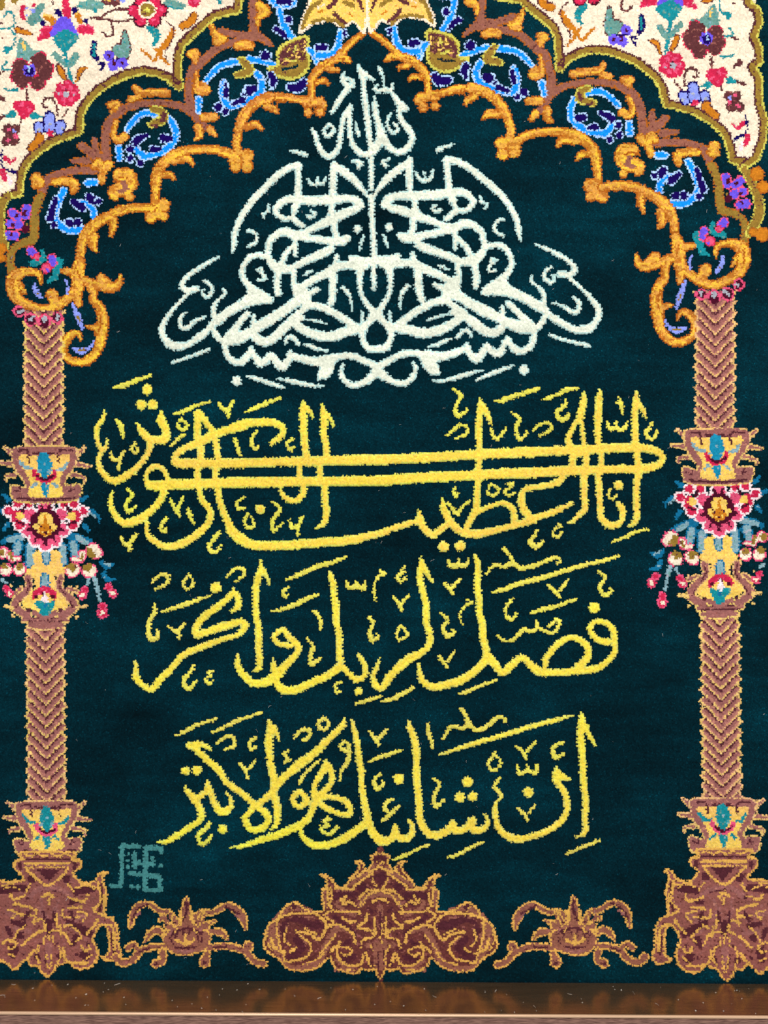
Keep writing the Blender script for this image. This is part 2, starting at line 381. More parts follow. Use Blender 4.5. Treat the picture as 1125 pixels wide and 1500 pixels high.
# ---------------------------------------------------------------- columns
def capital(xc, yt, s, red):
    T(xc - 333 / s, yt - 190 / s, s)
    sub("capital")
    S("K/y", "560 230 44,620 180 20;550 300 44,660 315 18;530 375 40,620 400 20,615 435 12;90 220 44,35 180 20;90 300 44,0 290 18;110 380 40,50 385 20,45 420 12", 2)
    P("K/y", "100 180,240 170,430 165,550 180,570 250,540 330,500 390,480 450,590 450,590 530,540 570,330 585,120 570,80 510,90 450,190 470,150 390,110 330,90 250", 1.7)
    P("e", "145 232,240 236,420 236,510 228,502 300,462 370,438 430,450 535,214 535,226 440,192 360,147 290")
    S("k", "130 205 14,200 200 18,215 285 14;430 285 14,435 200 18,530 200 14;250 218 20,400 222 18;130 548 16,330 562 20,540 548 16;110 490 12,150 500 12,140 460 10;550 480 12,510 500 12,530 460 10")
    S("K", "230 190 34,420 190 34")
    S("Q" if red == "r" else "t", "320 250 80,330 310 110,330 370 60;330 460 66,335 525 26"); S(red, "250 350 35,270 390 40,330 420 40,390 390 40,400 350 35"); S("m", "275 385 20,330 412 20,390 385 20"); S("Q" if red == "r" else "t", "330 380 40"); S("s", "285 350 25;365 350 25;330 300 20;340 460 16")
    S("s" if red == "r" else "t", "150 280 22,190 325 28,240 330 20;490 290 22,460 335 28,420 340 20;270 440 25,240 465 20;390 440 25,420 465 20")
    nosub()
def flower_band():
    T(0, 750, 5)
    sub("leaf_cluster")
    S("q", "160 170 60,60 200 50,20 220 40;500 170 60,600 200 60,660 220 40"); S("s", "60 205 36,150 185 50;570 195 50,630 225 30")
    S("s/q", "130 240 70,110 320 54;215 260 66,215 375 66;455 260 66,460 370 56;530 230 66,550 310 66", 2.4)
    T(0, 620, 5); S("q", "60 560 40,20 520 16;600 560 45,640 530 14;10 640 40,-30 620 16;670 650 45,720 680 20,720 720 12")
    T(0, 750, 5); S("q", "50 90 40,20 130 14;620 100 45,645 150 14"); S("s", "660 10 16,700 40 14;40 90 14")
    sub("flower_stem", "yellow stem with grey blue buds")
    P("e", "250 290,430 290,440 370,480 420,450 460,400 470,400 520,480 620,490 690,430 720,330 760,230 720,160 680,190 610,250 560,240 480,190 440,240 380")
    S("s/q", "335 310 60,335 360 50,338 380 16;325 470 40,325 490 64,325 540 64", 2.2)
    sub("vase")
    S("K/y", "200 480 56,210 540 46,180 590 56,130 640 66,110 700 66,200 760 66;440 480 56,430 550 46,480 600 56,520 640 66,540 700 66,450 760 66;170 790 36,330 795 66,490 790 36;220 830 46,330 835 60,450 830 46;90 610 30,150 560 30;560 580 30,500 560 30", 2)
    S("y", "30 690 18,90 700 30;630 690 18,570 700 30;90 765 26;560 770 26;80 540 16;560 550 16")
    S("k", "230 775 12,430 775 12;190 800 12,470 800 12;200 490 10,215 540 12,190 590 12;440 490 10,430 540 12,470 600 12;150 650 10,120 700 12;510 650 10,530 700 12;210 720 30;440 720 30"); S("K", "250 740 40,330 765 40,410 740 40")
    S("r", "250 620 40,270 590 50,330 570 50,390 600 50,400 630 30"); S("m", "265 620 30;320 600 35;385 620 30"); S("t", "270 670 40,330 700 90,330 730 74,385 670 40"); S("i", "325 640 54;325 595 16,325 620 24"); S("q", "330 690 30")
    def berry(w_, l_): sub("white_blossom"); S("W/p", w_, 2.0); S("L", l_)
    berry("680 280 100;705 300 84", "655 280 44,660 310 50,690 320 34"); berry("600 310 60,590 350 40,530 345 30", "605 310 24,590 345 22"); berry("540 420 90;520 440 80", "505 400 40,540 400 40,530 425 34"); berry("655 430 100;640 440 80", "620 410 40,660 395 40,640 425 30")
    berry("20 300 80", "5 300 54"); berry("65 310 50,80 345 40,140 340 24", "70 300 28,85 345 20"); berry("40 425 90", "25 395 54"); berry("140 420 90", "140 400 54")
    sub("main_flower", "large pink blossom with yellow heart")
    S("i", "215 20 120;205 130 124;260 205 116;330 235 124;400 205 116;455 130 124;445 20 120;330 -30 130")
    S("p", "215 20 90;205 130 96;260 205 86;330 235 96;400 205 86;455 130 96;445 20 90;330 -30 100"); S("m", "330 90 230;205 130 26,240 120 40;455 130 26,420 120 40;330 235 26,330 200 40;240 220 10,270 180 20;400 220 10,380 180 20;300 -50 20,310 -10 30;370 -50 20,350 -10 30")
    S("e", "330 60 112;262 108 40,290 130 40;398 108 40,370 130 40;330 150 60"); S("R", "330 130 96;330 70 30,330 30 12"); S("m", "296 108 20;366 110 20;330 150 26;330 120 14"); S("e", "350 142 16;310 142 16")
    T(0, 620, 5)
    for fx in (1, -1):
        q = lambda x: 335 + fx * (x - 335)
        sub("side_flower", "small red blossom with straw heart")
        pts = ((130, 590, 62), (205, 592, 60), (60, 645, 64), (115, 700, 64), (140, 745, 70))
        S("i", ";".join("%g %g %g" % (q(a), b, c + 26) for a, b, c in pts)); S("r", ";".join("%g %g %g" % (q(a), b, c) for a, b, c in pts)); S("r", "%g 670 70" % q(120)); S("m", "%g 600 20,%g 650 26;%g 720 20,%g 740 16" % (q(190), q(165), q(120), q(170))); S("e", "%g 680 62" % q(148))
    T(0, 750, 5)
    sub("hanging_bud")
    S("q", "740 370 30,780 400 50,830 380 14;760 450 40,780 490 40,840 495 12"); S("s", "690 490 36,715 570 26,730 650 20;650 500 24,630 540 14;760 370 14,800 390 16;770 480 14"); S("s", "15 500 30,40 520 16")
    for t_r, t_w in (("620 570 50", "600 610 60"), ("795 550 50", "825 595 60"), ("750 690 50", "750 740 72"), ("40 560 42", "65 600 56")):
        sub("hanging_bud"); S("r/p", t_r + "; " + t_w, 2.0); S("W", " ".join(t_w.split()[:2]) + " 34"); S("r", " ".join(t_r.split()[:2]) + " 36")
    nosub()
def petal_band():
    sub("petal_collar", "pink collar of petals on top of the shaft")
    T(0, 380, 5)
    S("p", "140 380 90;225 440 100;325 450 104;420 430 88"); S("m", "145 380 62;225 440 74;325 455 66,325 470 66;415 425 58"); S("a", "140 385 22,165 375 18;215 445 24,245 420 20;325 430 36,325 455 24;420 415 28,420 440 20")
    nosub()
COLS = (([64, 455, 64, 655], [66, 905, 69, 1172], (66, 658, 5.0), (70, 1177, 5.25)), ([1048, 425, 1047, 629], [1053, 882, 1059, 1172], (1051, 632, 5.0), (1061, 1174, 5.0)))
for side in (0, 1):
    part("column", ("left", "right")[side] + " column with chevron shaft")
    s1, s2, c1, c2 = COLS[side]
    ST["mir"] = None
    sub("shaft"); chevron_shaft(*s1, 28); sub("shaft"); chevron_shaft(*s2, 27.5); nosub()
    ST["mir"] = mir_border if side else None; petal_band(); flower_band(); ST["mir"] = None
    capital(*c1, "r"); capital(*c2, "p")
    ST["mir"] = mir_border if side else None
    # base plinth
    sub("base")
    T(0, 1270, 5)
    P("N/x", "-200 90,20 100,110 100,180 90,150 40,110 0,120 -50,180 -60,160 -110,540 -110,520 -60,590 -50,590 0,540 40,600 110,690 100,740 40,790 40,750 70,780 200,770 350,820 370,860 450,870 560,890 650,850 690,750 660,800 620,790 450,740 420,690 500,690 550,720 620,700 690,640 740,550 740,510 690,460 710,410 720,400 750,355 800,300 760,290 720,230 720,190 680,110 750,60 720,0 690,-200 700", 2.6)
    S("k", "20 170 60,150 150 50,200 160 40;560 175 60,680 160 50;650 480 60,580 440 60,500 400 40;100 600 80,90 650 50;620 640 70,640 660 50;270 660 50;440 650 50;360 400 50,360 480 40;240 80 70;490 80 60;520 260 40,560 250 30;100 400 40,180 420 40;200 230 20,280 170 24,360 160 24,460 180 24,530 220 20;740 130 24,745 260 20,720 330 16;820 500 26,840 620 26;800 420 22;560 520 60,540 560 40;150 500 60;330 620 16,340 700 14;380 620 16,370 700 14;300 560 16;420 560 16")
    P("k", "270 10,450 10,365 105", sm=False)
    S("K", "230 210 40,290 160 36,360 145 36,450 165 36,520 210 36;300 300 30,330 360 40;400 300 30,430 360 40;120 450 40,220 470 30;560 470 30,520 450 30;60 330 40,120 350 40;620 350 40,560 380 40;360 580 60,360 680 40;300 230 20,310 280 20;430 240 20,420 280 20")
    S("x", "190 0 18,260 70 18,350 130 20,440 80 18,500 10 18;320 215 20,360 190 28,395 220 20;360 230 20,362 270 16;80 200 16,100 235 20,180 210 18;110 265 18,220 290 18,250 310 16;150 345 18,260 350 18,270 310 16;240 400 16,320 380 18,330 460 16;410 340 16,420 430 18;460 310 16,470 360 18,580 360 16;510 220 16,620 250 18,640 200 16;510 300 22,600 290 18;170 570 18,240 500 18,320 460 18;390 460 18,470 480 18,520 560 16;20 560 18,60 530 18,120 560 16,90 600 16,60 590 16;600 570 18,620 610 18,660 600 16,650 570 16;720 110 18,740 250 18,690 310 18,760 350 18;640 480 18,690 430 18,720 380 18;190 680 22,250 610 22;460 590 20,500 690 20,640 700 18;480 430 22,520 420 18;100 120 16,20 130 14;600 120 18,700 140 16;770 420 16,830 440 16,850 600 14;360 480 14,365 540 14")
    S("x", "190 -30 20,510 -30 20;190 0 12,510 0 12;180 -100 12,230 -80 14,280 -100 12,330 -80 14,380 -100 12,430 -80 14,480 -100 12,530 -80 14"); S("K", "200 -15 12,500 -15 12;250 -95 14;350 -95 14;450 -95 14"); S("k", "150 -20 30,155 10 26;555 -20 30,550 10 26;190 -62 10,520 -62 10;250 -72 12;350 -72 12;450 -72 12")
    S("x", "30 150 13,90 140 12,150 160 12;60 310 13,130 330 12,90 370 12;560 150 13,640 130 12,690 160 12;560 320 12,640 340 13,600 400 12;180 430 13,130 470 12,100 540 12;540 440 13,600 500 12,560 540 12;270 330 12,250 420 12;440 420 12,450 500 12;290 560 12,270 640 12,290 700 12;430 570 12,450 640 12,420 700 12;330 500 12,320 560 12;390 500 12,400 560 12;340 640 12,350 740 12;380 640 12,370 740 12;110 660 12,60 640 12;610 690 12,670 640 12;230 120 12,200 180 12;500 120 12,540 170 12;760 200 12,765 330 12;830 470 12,840 600 12")
    S("k", "320 330 22,330 400 18;400 330 22,395 400 18;60 450 40,80 500 30;640 560 26;210 330 30,180 380 26;520 330 30,540 380 22;170 640 24;560 640 24")
    nosub(); ST["mir"] = None

# ---------------------------------------------------------------- foot ornaments
def foot_scroll():
    part("foot_scroll", "brown and tan scroll with claw leaves")
    T(160, 1300, 5)
    S("B/x", "155 295 18,170 210 52,210 140 54,290 120 42,370 170 40,430 180 44,480 230 40,500 280 40;370 240 24,400 215 40,430 270 50;620 240 44,660 190 44,760 180 40,860 130 46,930 160 64,980 220 64,1000 300 22;700 270 46,775 245 20;"
      "265 390 14,300 340 50,350 310 50,400 340 46;740 320 50,820 330 54,865 380 14;440 420 36,330 430 44,230 460 52,180 520 52,100 550 48,50 510 60;140 440 50,180 415 46,210 440 36;390 470 54,395 530 50,345 555 64;"
      "720 440 44,860 430 54,950 450 50,1010 480 50,1060 540 50,1130 560 50;1020 430 72;720 480 46,700 545 80", 2.3)
    S("B/x", "565 85 30,565 150 66,565 260 90", 2.3)
    S("B/x", "455 200 50,480 260 60,500 320 60;690 200 50,665 260 60,640 320 60;420 270 46,460 330 60;715 270 46,690 330 60", 2.0)
    P("B/x", "400 330,470 300,520 250,565 180,610 250,670 300,745 330,735 400,690 460,560 495,470 480,410 430", 2.0)
    S("B", "430 280 30,480 300 40;690 290 36,640 300 40;565 200 50,565 300 60;420 330 30;730 330 30;400 420 20,440 430 20;720 430 20")
    S("k", "565 110 26,565 180 24,540 240 14;450 340 26,560 300 20,680 330 26;480 430 14,560 445 16,640 430 14;170 240 16,210 160 16,290 120 14;950 190 20,850 140 16;180 430 20;345 555 24;700 550 30;1010 430 18;300 440 14,220 470 14;860 430 16,760 440 14;480 260 20;640 260 20")
    S("x", "470 190 14,455 250 14,480 285 12;515 170 14,520 275 14;612 170 14,615 275 14;690 190 14,672 250 14,650 290 12;430 320 14,400 360 12;720 320 14,740 360 12;480 330 10,500 300 10;640 330 10,620 300 10"); S("F", "428 212 20,446 240 14;712 214 20,700 238 14;395 250 10,420 280 10;745 300 12,800 285 10")
    S("k", "540 300 14,545 340 12;590 300 14,585 340 12;500 330 14,480 370 12;640 340 14,650 380 12;450 370 14,470 410 12;680 370 14,670 410 12;520 440 12,610 440 12"); S("K", "500 460 18,560 470 18,620 460 18;460 300 14,450 340 12;670 300 14,680 330 12;205 200 18,240 170 14;930 200 18,980 240 14")
    S("x", "490 380 22,530 400 20,560 410 30,600 400 20,620 380 20;560 350 16,560 400 20;1030 440 8;520 200 8,525 270 8;610 200 8,615 260 8")
foot_scroll()
ST["mir"] = mir_flat; foot_scroll(); ST["mir"] = None
part("foot_medallion", "brown palmette medallion with paired spirals")
def medallion():
    T(380, 1240, 5)
    P("H", "900 40,850 45,820 70,830 110,800 160,770 170,765 130,740 105,700 105,735 140,690 210,650 250,630 290,570 290,510 220,450 205,490 235,490 290,460 330,470 440,460 475,340 460,290 420,240 410,180 450,140 520,70 570,40 660,30 720,70 780,140 820,200 890,320 910,430 880,515 810,540 870,600 910,710 930,750 890,790 910,850 900,865 945,900 975")
    MED = "900 40,850 45,820 70,830 110,800 160,770 170,765 130,740 105,700 105,735 140,690 210,650 250,630 290,570 290,510 220,450 205,490 235,490 290,460 330,470 440,460 475,340 460,290 420,240 410,180 450,140 520,70 570,40 660,30 720,70 780,140 820,200 890,320 910,430 880,515 810,540 870,600 910,710 930,750 890,790 910,850 900,865 945,900 975"
    S("B", "60 640 40,100 560 40,190 470 40,300 450 40,400 480 30;560 900 30,680 900 40;130 560 40,100 700 40,160 820 40;470 330 30,480 430 30;650 280 30,780 190 40,830 150 30;320 560 24,420 600 24;560 310 24,690 330 24;230 520 20,380 520 24;200 560 40,130 700 30,200 870 40,330 880 40,440 830 50,500 700 50,570 600 40,650 620 30;570 340 30,580 440 30,700 500 30;740 420 40,790 360 40,890 345 40;880 440 40,885 600 30;885 720 110,885 860 90;800 720 50;560 830 24,640 890 24;500 270 20,490 400 20;700 240 20,780 190 20;830 250 24;300 660 30,340 700 30;650 540 40;90 600 16,70 700 16")
    S("k", "170 640 30,190 560 34,280 530 34,370 550 32,420 600 26;280 690 50,320 740 46;220 805 34,290 805 26;630 710 36,660 690 30;640 830 46,700 810 36;560 360 60,700 345 46;750 290 76;855 85 40;885 70 40;560 350 44,690 345 40;545 510 34,650 590 30,700 640 30;250 435 50;320 445 30;420 560 46,460 590 40;270 680 60,310 740 60,220 810 50;650 700 40;620 820 40,690 810 40;810 860 44;200 540 30,280 540 30,400 600 30;160 600 24,190 690 24;510 250 26;740 140 22,660 250 20;800 450 16,830 480 14;885 480 16,885 640 14;860 760 14,850 860 12;900 780 12,900 900 12;810 560 30;700 380 20,650 430 16")
    P("k", "880 170,920 220,885 290,835 220", sm=False)
    S("x", MED.replace(",", " 15,", 1).replace("900 975", "890 975"))
    S("x", "150 520 16,250 490 18,400 490 18,470 540 18,490 590 18,430 680 22,370 640 16,270 620 18;130 540 18,130 640 16,160 750 18;230 770 18,270 740 16;300 650 16,370 710 16,370 780 16,320 820 16,190 840 16,180 770 16;90 670 22,110 740 22,190 780 18;"
      "480 600 18,560 570 18,680 630 18,700 700 16;520 770 16,560 730 18,640 740 14,680 760 16,640 800 16,600 780 16;590 700 16,570 800 16,650 870 16,740 860 18,760 800 20;490 250 16,510 420 18,540 460 16,480 500 16,540 550 16;550 300 18,690 310 18;"
      "600 380 18,620 420 18,660 400 16,700 430 16;560 470 16,740 480 18;790 490 20,780 540 18,720 590 18,840 610 16;840 520 16,845 650 16,760 680 16,740 740 16;730 380 16,790 320 16,900 320 16;830 405 18,860 385 20,900 380 20;870 700 16,890 660 14;800 180 16,900 140 18;690 290 18,800 210 16,830 180 16;830 200 14,835 250 14,870 300 16;700 550 18,660 540 14;960 600 14;780 780 18,800 830 16;860 110 12,890 115 12")
    S("x", "60 600 12,50 680 12,90 760 12;230 440 12,250 470 12;320 860 12,420 830 12,480 770 12;640 900 10,700 905 10;780 150 12,740 200 12,680 240 12;520 300 12,530 380 12,500 440 12;640 350 12,620 390 12;750 400 12,720 470 12;800 600 12,830 640 12;810 720 12,850 800 12,840 870 12;780 820 12,820 880 12;200 600 12,180 680 12,220 720 12;330 600 12,420 640 12;560 640 12,500 720 12,440 790 12;860 330 12,800 350 12,760 420 12;870 560 10,875 640 10;600 520 12,680 560 12")
both(medallion, mir_flat)
# ---------------------------------------------------------------- ivory crest of mirrored lettering
part("ivory_calligraphy_crest")
def crest_half():
    T(340, 280, 5.114)
    S("C", "315 145 40,345 105 55,400 65 60,480 60 68,600 70 80,740 65 80,860 55 60,930 75 70,965 110 60;"
      "965 110 60,920 140 60,840 170 75,740 215 80,640 260 60,560 300 50,470 325 70,400 300 75,330 325 60,280 375 50,270 430 50,270 500 50,330 570 80,420 580 60;"
      "315 145 40,360 190 45,420 205 35,450 160 60,490 80 60;440 190 50,500 240 50,530 255 40;"
      "765 200 50,770 300 50,790 350 50;745 80 50,745 180 55;"
      "470 340 70,570 350 55,680 365 60,780 380 70,840 370 75,870 350 45;"
      "740 430 60,700 455 70,600 500 65,500 550 60,420 590 60,350 590 60;"
      "470 390 45,475 480 35;465 400 40,400 470 45,370 540 50;"
      "270 490 50,190 480 45,130 495 50,90 550 45,75 620 45,100 680 50,160 735 55,230 775 60;"
      "345 600 55,335 700 55,345 767 55;465 590 45,465 700 45,480 767 60;"
      "500 740 60,600 670 60,700 620 70,780 570 70,880 555 60,1040 530 60;785 490 36,775 560 50;"
      "750 600 70,755 690 60,750 767 60;960 590 70,955 670 45,965 767 40")
    P("C", "870 480,940 488,1035 490,1035 580,980 600,940 600,870 590,870 520", sm=False)
    S("F", "405 160 24,430 140 28,425 175 20;445 500 34,440 525 20")
    M("C", "185 590 20,215 575 20,225 600 25,200 605 20,245 635 30,235 670 25,195 665 20")
    M("C", "940 285 62", "dot")
    M("C", "985 335 18,970 390 25,955 435 18")
    M("C", "270 100 14,265 150 30,225 165 16,240 195 25")
    M("C", "105 297 20,150 295 28,185 345 30,165 390 30,120 412 25")
    M("C", "590 145 20,620 165 25,610 190 25,575 190 35,555 175 15")
    M("C", "525 630 12,555 625 22,560 600 16;570 600 14,580 615 20,600 595 18")
    # outer arc, corner and upright
    T(225, 200, 5)
    S("C", "575 855 14,585 800 40,590 720 46,620 630 48,670 540 50,740 450 52,830 360 54,930 270 54,1010 225 56,1065 215 50;1060 220 56,1060 330 52,1055 430 56")
    M("C", "1000 105 15,1040 115 28,1120 140 35", "long_mark")
    T(225, 380, 5)
    P("C", "690 160,750 200,800 230,860 265,880 300,870 325,800 330,720 345,640 375,560 420,500 470,430 510,390 560,320 610,240 655,170 668,100 650,60 590,35 540,40 490,80 475,85 530,120 585,190 605,250 595,320 540,390 490,430 430,480 390,550 340,620 300,680 250,680 215")
    S("C", "475 -20 18,400 20 30,320 70 35,250 120 35,205 185 45,240 225 45,310 215 55;270 230 30,200 300 30,140 365 30,100 420 40,60 490 45;"
      "515 220 25,520 250 25,470 300 28,440 350 40,440 420 40")
    M("C", "370 155 22,420 195 30,425 235 30,380 275 30,350 225 18,375 220 12")
    M("C", "230 390 22,195 430 35,200 490 40,240 505 35,300 455 30,375 420 20")
    M("C", "140 755 28,230 725 28,330 690 30,410 655 25", "long_mark")
    M("C", "610 890 76", "dot")
    M("C", "680 855 20,770 880 35,860 910 35,880 915 30,950 940 25", "long_mark")
    S("C", "440 520 45,490 590 50,560 600 70,640 590 60;690 400 50,640 450 50,590 520 60,540 570 60;735 410 25,730 470 40,730 500 40;"
      "560 590 90,650 560 80,750 510 60,850 450 80,930 400 70,1020 340 60,1080 310 60;740 580 50,800 610 60,870 590 60,940 530 60,1000 470 60,1080 430 60;"
      "520 640 45,550 720 50,620 760 50,680 730 45,710 650 40")
    T(340, 420, 5.114)
    S("C", "170 370 60,230 410 65,300 390 65,370 320 65,440 265 60;60 380 90,160 330 80,240 260 60,310 220 70,400 170 70,470 110 60,500 80 60;"
      "440 250 60,510 190 50,560 150 60;440 265 60,530 320 70,620 360 75,740 375 80,850 340 80,950 320 60;"
      "560 140 70,650 150 60,750 190 60,850 250 60,940 310 60,1000 310 50;740 120 60,760 40 50,755 -10 50;560 100 80,540 40 70,500 0 60;570 60 50,640 20 40;"
      "830 10 30,870 50 35,890 100 25,900 175 16;960 0 30,975 70 35,1010 130 45,1050 180 50;"
      "1000 290 45,975 350 50,990 420 50,1030 465 60,1125 465 60;1060 190 70,1050 230 70,1020 270 50,985 310 40;975 185 18,975 240 25,975 300 35;"
      "0 550 50,50 570 55,100 530 45,145 480 45,170 520 45,210 570 70,260 550 60,290 510 50,330 560 60,370 600 70,420 550 60,435 480 25;"
      "430 510 50,520 540 60,620 560 75,720 545 80,820 520 50,900 520 55,980 550 50,1060 590 60,1100 620 75;"
      "830 585 25,815 640 40,840 700 45,900 740 50,970 725 50,1030 690 60,1080 640 80,1100 640 80")
    P("C", "640 560,780 560,760 640,710 695,640 700,640 650,655 610", sm=False)
    M("C", "555 245 15,610 255 25,660 265 25,710 283 15")
    M("C", "400 420 25,420 380 35,460 385 35,500 430 30")
    M("C", "550 435 25,600 450 35,650 470 30,715 480 18")
    M("C", "330 695 10,390 695 25,450 710 40,540 730 35,620 745 28,690 740 20", "long_mark")
both(crest_half, mir_crest)
T(450, 80, 5)
S("C", "375 75 20,385 120 40,410 180 45,415 260 40,425 360 48,445 500 50,455 620 45,475 700 40;390 120 40,440 155 35,485 190 20;"
  "315 370 25,310 470 40,310 560 40,325 640 40,370 710 50,430 740 40,490 700 70,530 620 60,525 520 50,500 420 45,490 310 20;"
  "310 400 50,270 460 40,255 530 40,240 620 40,225 690 45,170 750 50,110 720 45,75 650 40,60 590 40,35 545 20;"
  "545 560 50,560 620 60,610 690 50,670 720 50,730 690 50,770 620 45,755 570 50,700 500 50,670 430 35,680 380 45,640 310 45,630 285 20;700 370 40,725 400 40,680 410 30;"
  "470 740 40,470 860 40,470 988 38;470 1045 50,473 1150 44,478 1250 44,488 1400 46,488 1480 50,486 1600 40,488 1715 36;"
  "195 810 56,190 900 60,185 1020 55;200 815 60,280 870 66,350 930 60,400 990 40,440 1040 25;"
  "750 770 46,745 860 60,750 980 55;745 790 50,660 850 60,590 910 60,530 980 45,490 1040 25")
M("C", "495 250 30,515 270 30,570 260 40,610 270 35,625 215 25;560 250 25,555 160 18,530 100 35;495 235 20,515 225 20")
M("C", "270 130 20,260 190 40,300 240 50,260 300 45,220 360 45,175 435 25;280 180 30,330 190 30,340 230 25,300 240 40")
M("C", "160 510 22,120 560 25,150 605 30,195 560 28,165 510 22")
M("C", "355 495 15,365 560 25,375 600 20,385 570 12")
M("C", "615 435 18,585 500 28,610 560 28,640 580 22,665 545 28,635 510 28")
M("C", "330 785 20,380 790 36,375 830 30,400 800 30")
M("C", "600 770 18,550 790 30,580 820 35")
M("C", "5 910 18,30 950 22,75 950 30,120 940 20,140 900 20;75 900 18,75 950 22")
M("C", "795 865 18,820 910 30,870 930 30,910 900 30,920 850 22;855 865 18,860 920 20")

# ---------------------------------------------------------------- first golden line
part("golden_calligraphy_line", "golden lettering with two long crossing bars")
def dots(txt, col="Y"):
    for t in txt.split(";"): M(col, t, "dot")
def marks(txt, col="G"):
    for t in txt.split("|"): M(col, t)
def longs(txt, col="G"):
    for t in txt.split("|"): M(col, t, "long_mark")
T(130, 545, 5)
S("Y", "355 380 25,385 430 50,430 480 60,500 500 60,560 490 70,565 420 60,530 350 75,535 285 15;"
  "450 520 50,440 580 50,370 680 45,290 750 60,190 800 60,120 760 50,75 690 45,70 630 35,95 570 35;115 280 18,110 330 35,65 400 40,60 490 40,90 560 40,125 560 40,135 485 15;"
  "800 300 60,795 400 60,795 480 50;820 310 50,860 370 50,910 430 40;1135 400 65,1000 430 60,900 470 70,800 520 70,700 560 50,640 610 50,640 660 70,720 670 75,1135 668 75;"
  "820 550 50,820 640 50;925 480 55,935 560 50,950 640 50;795 700 50,795 790 50;930 700 50,925 790 50;"
  "1135 805 80,900 815 80,600 825 80,460 830 75,420 790 40,430 730 35,490 690 45,550 720 40,575 780 40;"
  "550 860 60,530 930 55,440 1030 60,350 1090 70,260 1105 60,200 1060 50,165 990 40,160 930 40,175 870 15;"
  "810 860 40,830 940 50,890 1020 50,870 1110 55,780 1200 60,680 1260 65,570 1280 55,480 1240 50,425 1180 40,425 1100 30;"
  "945 860 50,960 950 50,1000 1060 55,1060 1180 70,1125 1220 70")
dots("430 130 80;385 240 80;470 238 80")
longs("180 115 12,250 100 35,330 70 35,455 25 20|620 310 12,700 285 30,790 245 30,885 220 22")
marks("200 345 20,235 400 40,255 480 22|340 520 18,310 570 30,345 590 22,360 570 18,340 545 15|160 590 18,175 640 30,220 650 30,220 715 20;225 650 30,245 600 30,260 575 18|"
  "280 855 20,320 895 30,280 950 30,270 990 30,290 1025 30,345 985 22|600 935 18,625 990 30,665 1055 25;650 1000 30,690 910 25|725 1005 30,745 1060 30,770 1115 18|"
  "575 1070 22,540 1110 30,525 1150 22,555 1170 25,570 1140 20|240 1210 20,260 1260 30,300 1255 30,345 1190 30;300 1250 30,300 1305 28|"
  "955 1170 25,930 1210 35,880 1270 30,890 1310 30,930 1320 30,970 1270 22|680 340 18,650 390 25,690 425 28,720 385 25,675 345 18|605 540 20,650 490 28,710 455 20|"
  "955 230 22,980 270 30,1020 290 35,1020 335 22;1020 280 35,1060 210 22")
T(340, 545, 5)
S("Y", "-10 410 60,100 375 70,200 370 65,300 370 65,370 410 50,360 470 50,300 510 40,280 535 15;"
  "525 215 15,520 260 50,520 330 60,525 450 58,535 560 52,545 620 55;540 260 40,575 300 35,595 340 12;492 690 45,490 770 48;520 830 50,520 890 50,460 945 45,390 920 45,355 870 25,360 840 20;"
  "655 230 15,665 290 45,675 360 60,670 450 55,690 540 50,690 620 55;695 310 40,730 360 25,745 400 12;642 690 48,645 770 48;680 830 55,680 930 55,690 1030 55,670 1110 45,610 1150 14;"
  "-10 670 72,200 662 72,450 655 72,700 650 78,900 645 80,1135 640 82;-10 810 80,300 805 85,500 800 75,700 800 75,1135 795 82;"
  "-10 1160 70,60 1220 80,150 1265 70,300 1275 70,500 1260 70,700 1245 70,880 1230 70,980 1205 60,1135 1170 50")
dots("205 1005 75")
longs("95 290 12,180 260 35,260 225 35,350 190 18")
marks("20 490 30,35 540 30,60 610 22|185 435 18,150 470 25,145 530 30,175 565 30,190 545 18|445 490 18,400 520 28,430 580 22,450 550 18|"
  "85 915 18,35 960 25,40 1000 22,90 1000 20|110 1035 20,90 1090 25,110 1140 20,160 1130 25,150 1080 22,115 1035 18|"
  "290 950 18,350 1000 30,300 1080 32,305 1160 30,370 1105 18|420 1085 18,440 1140 28,480 1140 30,480 1190 28;480 1130 32,515 1060 25")
T(555, 545, 5)
S("Y", "-10 640 80,300 630 78,600 610 75,900 595 80,1135 585 80;-10 795 82,300 775 82,600 760 80,900 745 80,1135 738 80;"
  "740 190 12,745 250 50,735 340 55,730 450 50,735 560 45;770 260 50,800 320 40,825 380 20;735 640 50,730 710 50;725 800 50,720 900 50,715 980 55,690 1050 50,650 1120 50,640 1150 40;"
  "720 1030 45,800 990 40,900 960 40,970 990 50,990 1060 50,990 1110 55;1135 1090 50,1000 1120 55,850 1160 55,720 1185 70,620 1175 60,550 1130 60,495 1050 65,470 980 50,465 920 15;"
  "500 1120 50,440 1160 50,390 1195 55,330 1140 55,300 1070 60,295 1010 15;290 1090 45,200 1115 50,100 1145 50,-10 1185 45;1050 900 50,1060 980 45,1100 1060 50")
dots("475 1280 85;595 1275 80")
longs("850 215 10,910 205 40,1000 175 35,1125 135 35,1180 118 16")
marks("545 125 20,600 170 35,570 240 30,560 300 35,590 325 30,645 275 22|495 465 18,540 425 28,600 385 25,650 410 28,640 455 25,565 485 18|820 415 20,840 465 28,870 490 25,930 415 22|"
  "970 295 18,1030 340 28,1005 410 30,1030 490 35,1085 450 18,1085 430 14|560 835 12,545 880 22,560 915 25,580 885 18|510 960 22,545 1010 32,580 1040 28,600 1000 28,665 945 22|"
  "820 810 15,800 880 25,830 910 25,880 865 22,830 820 18|990 810 15,945 820 20,985 835 15,925 870 25,945 905 22,995 885 18")
T(765, 545, 5)
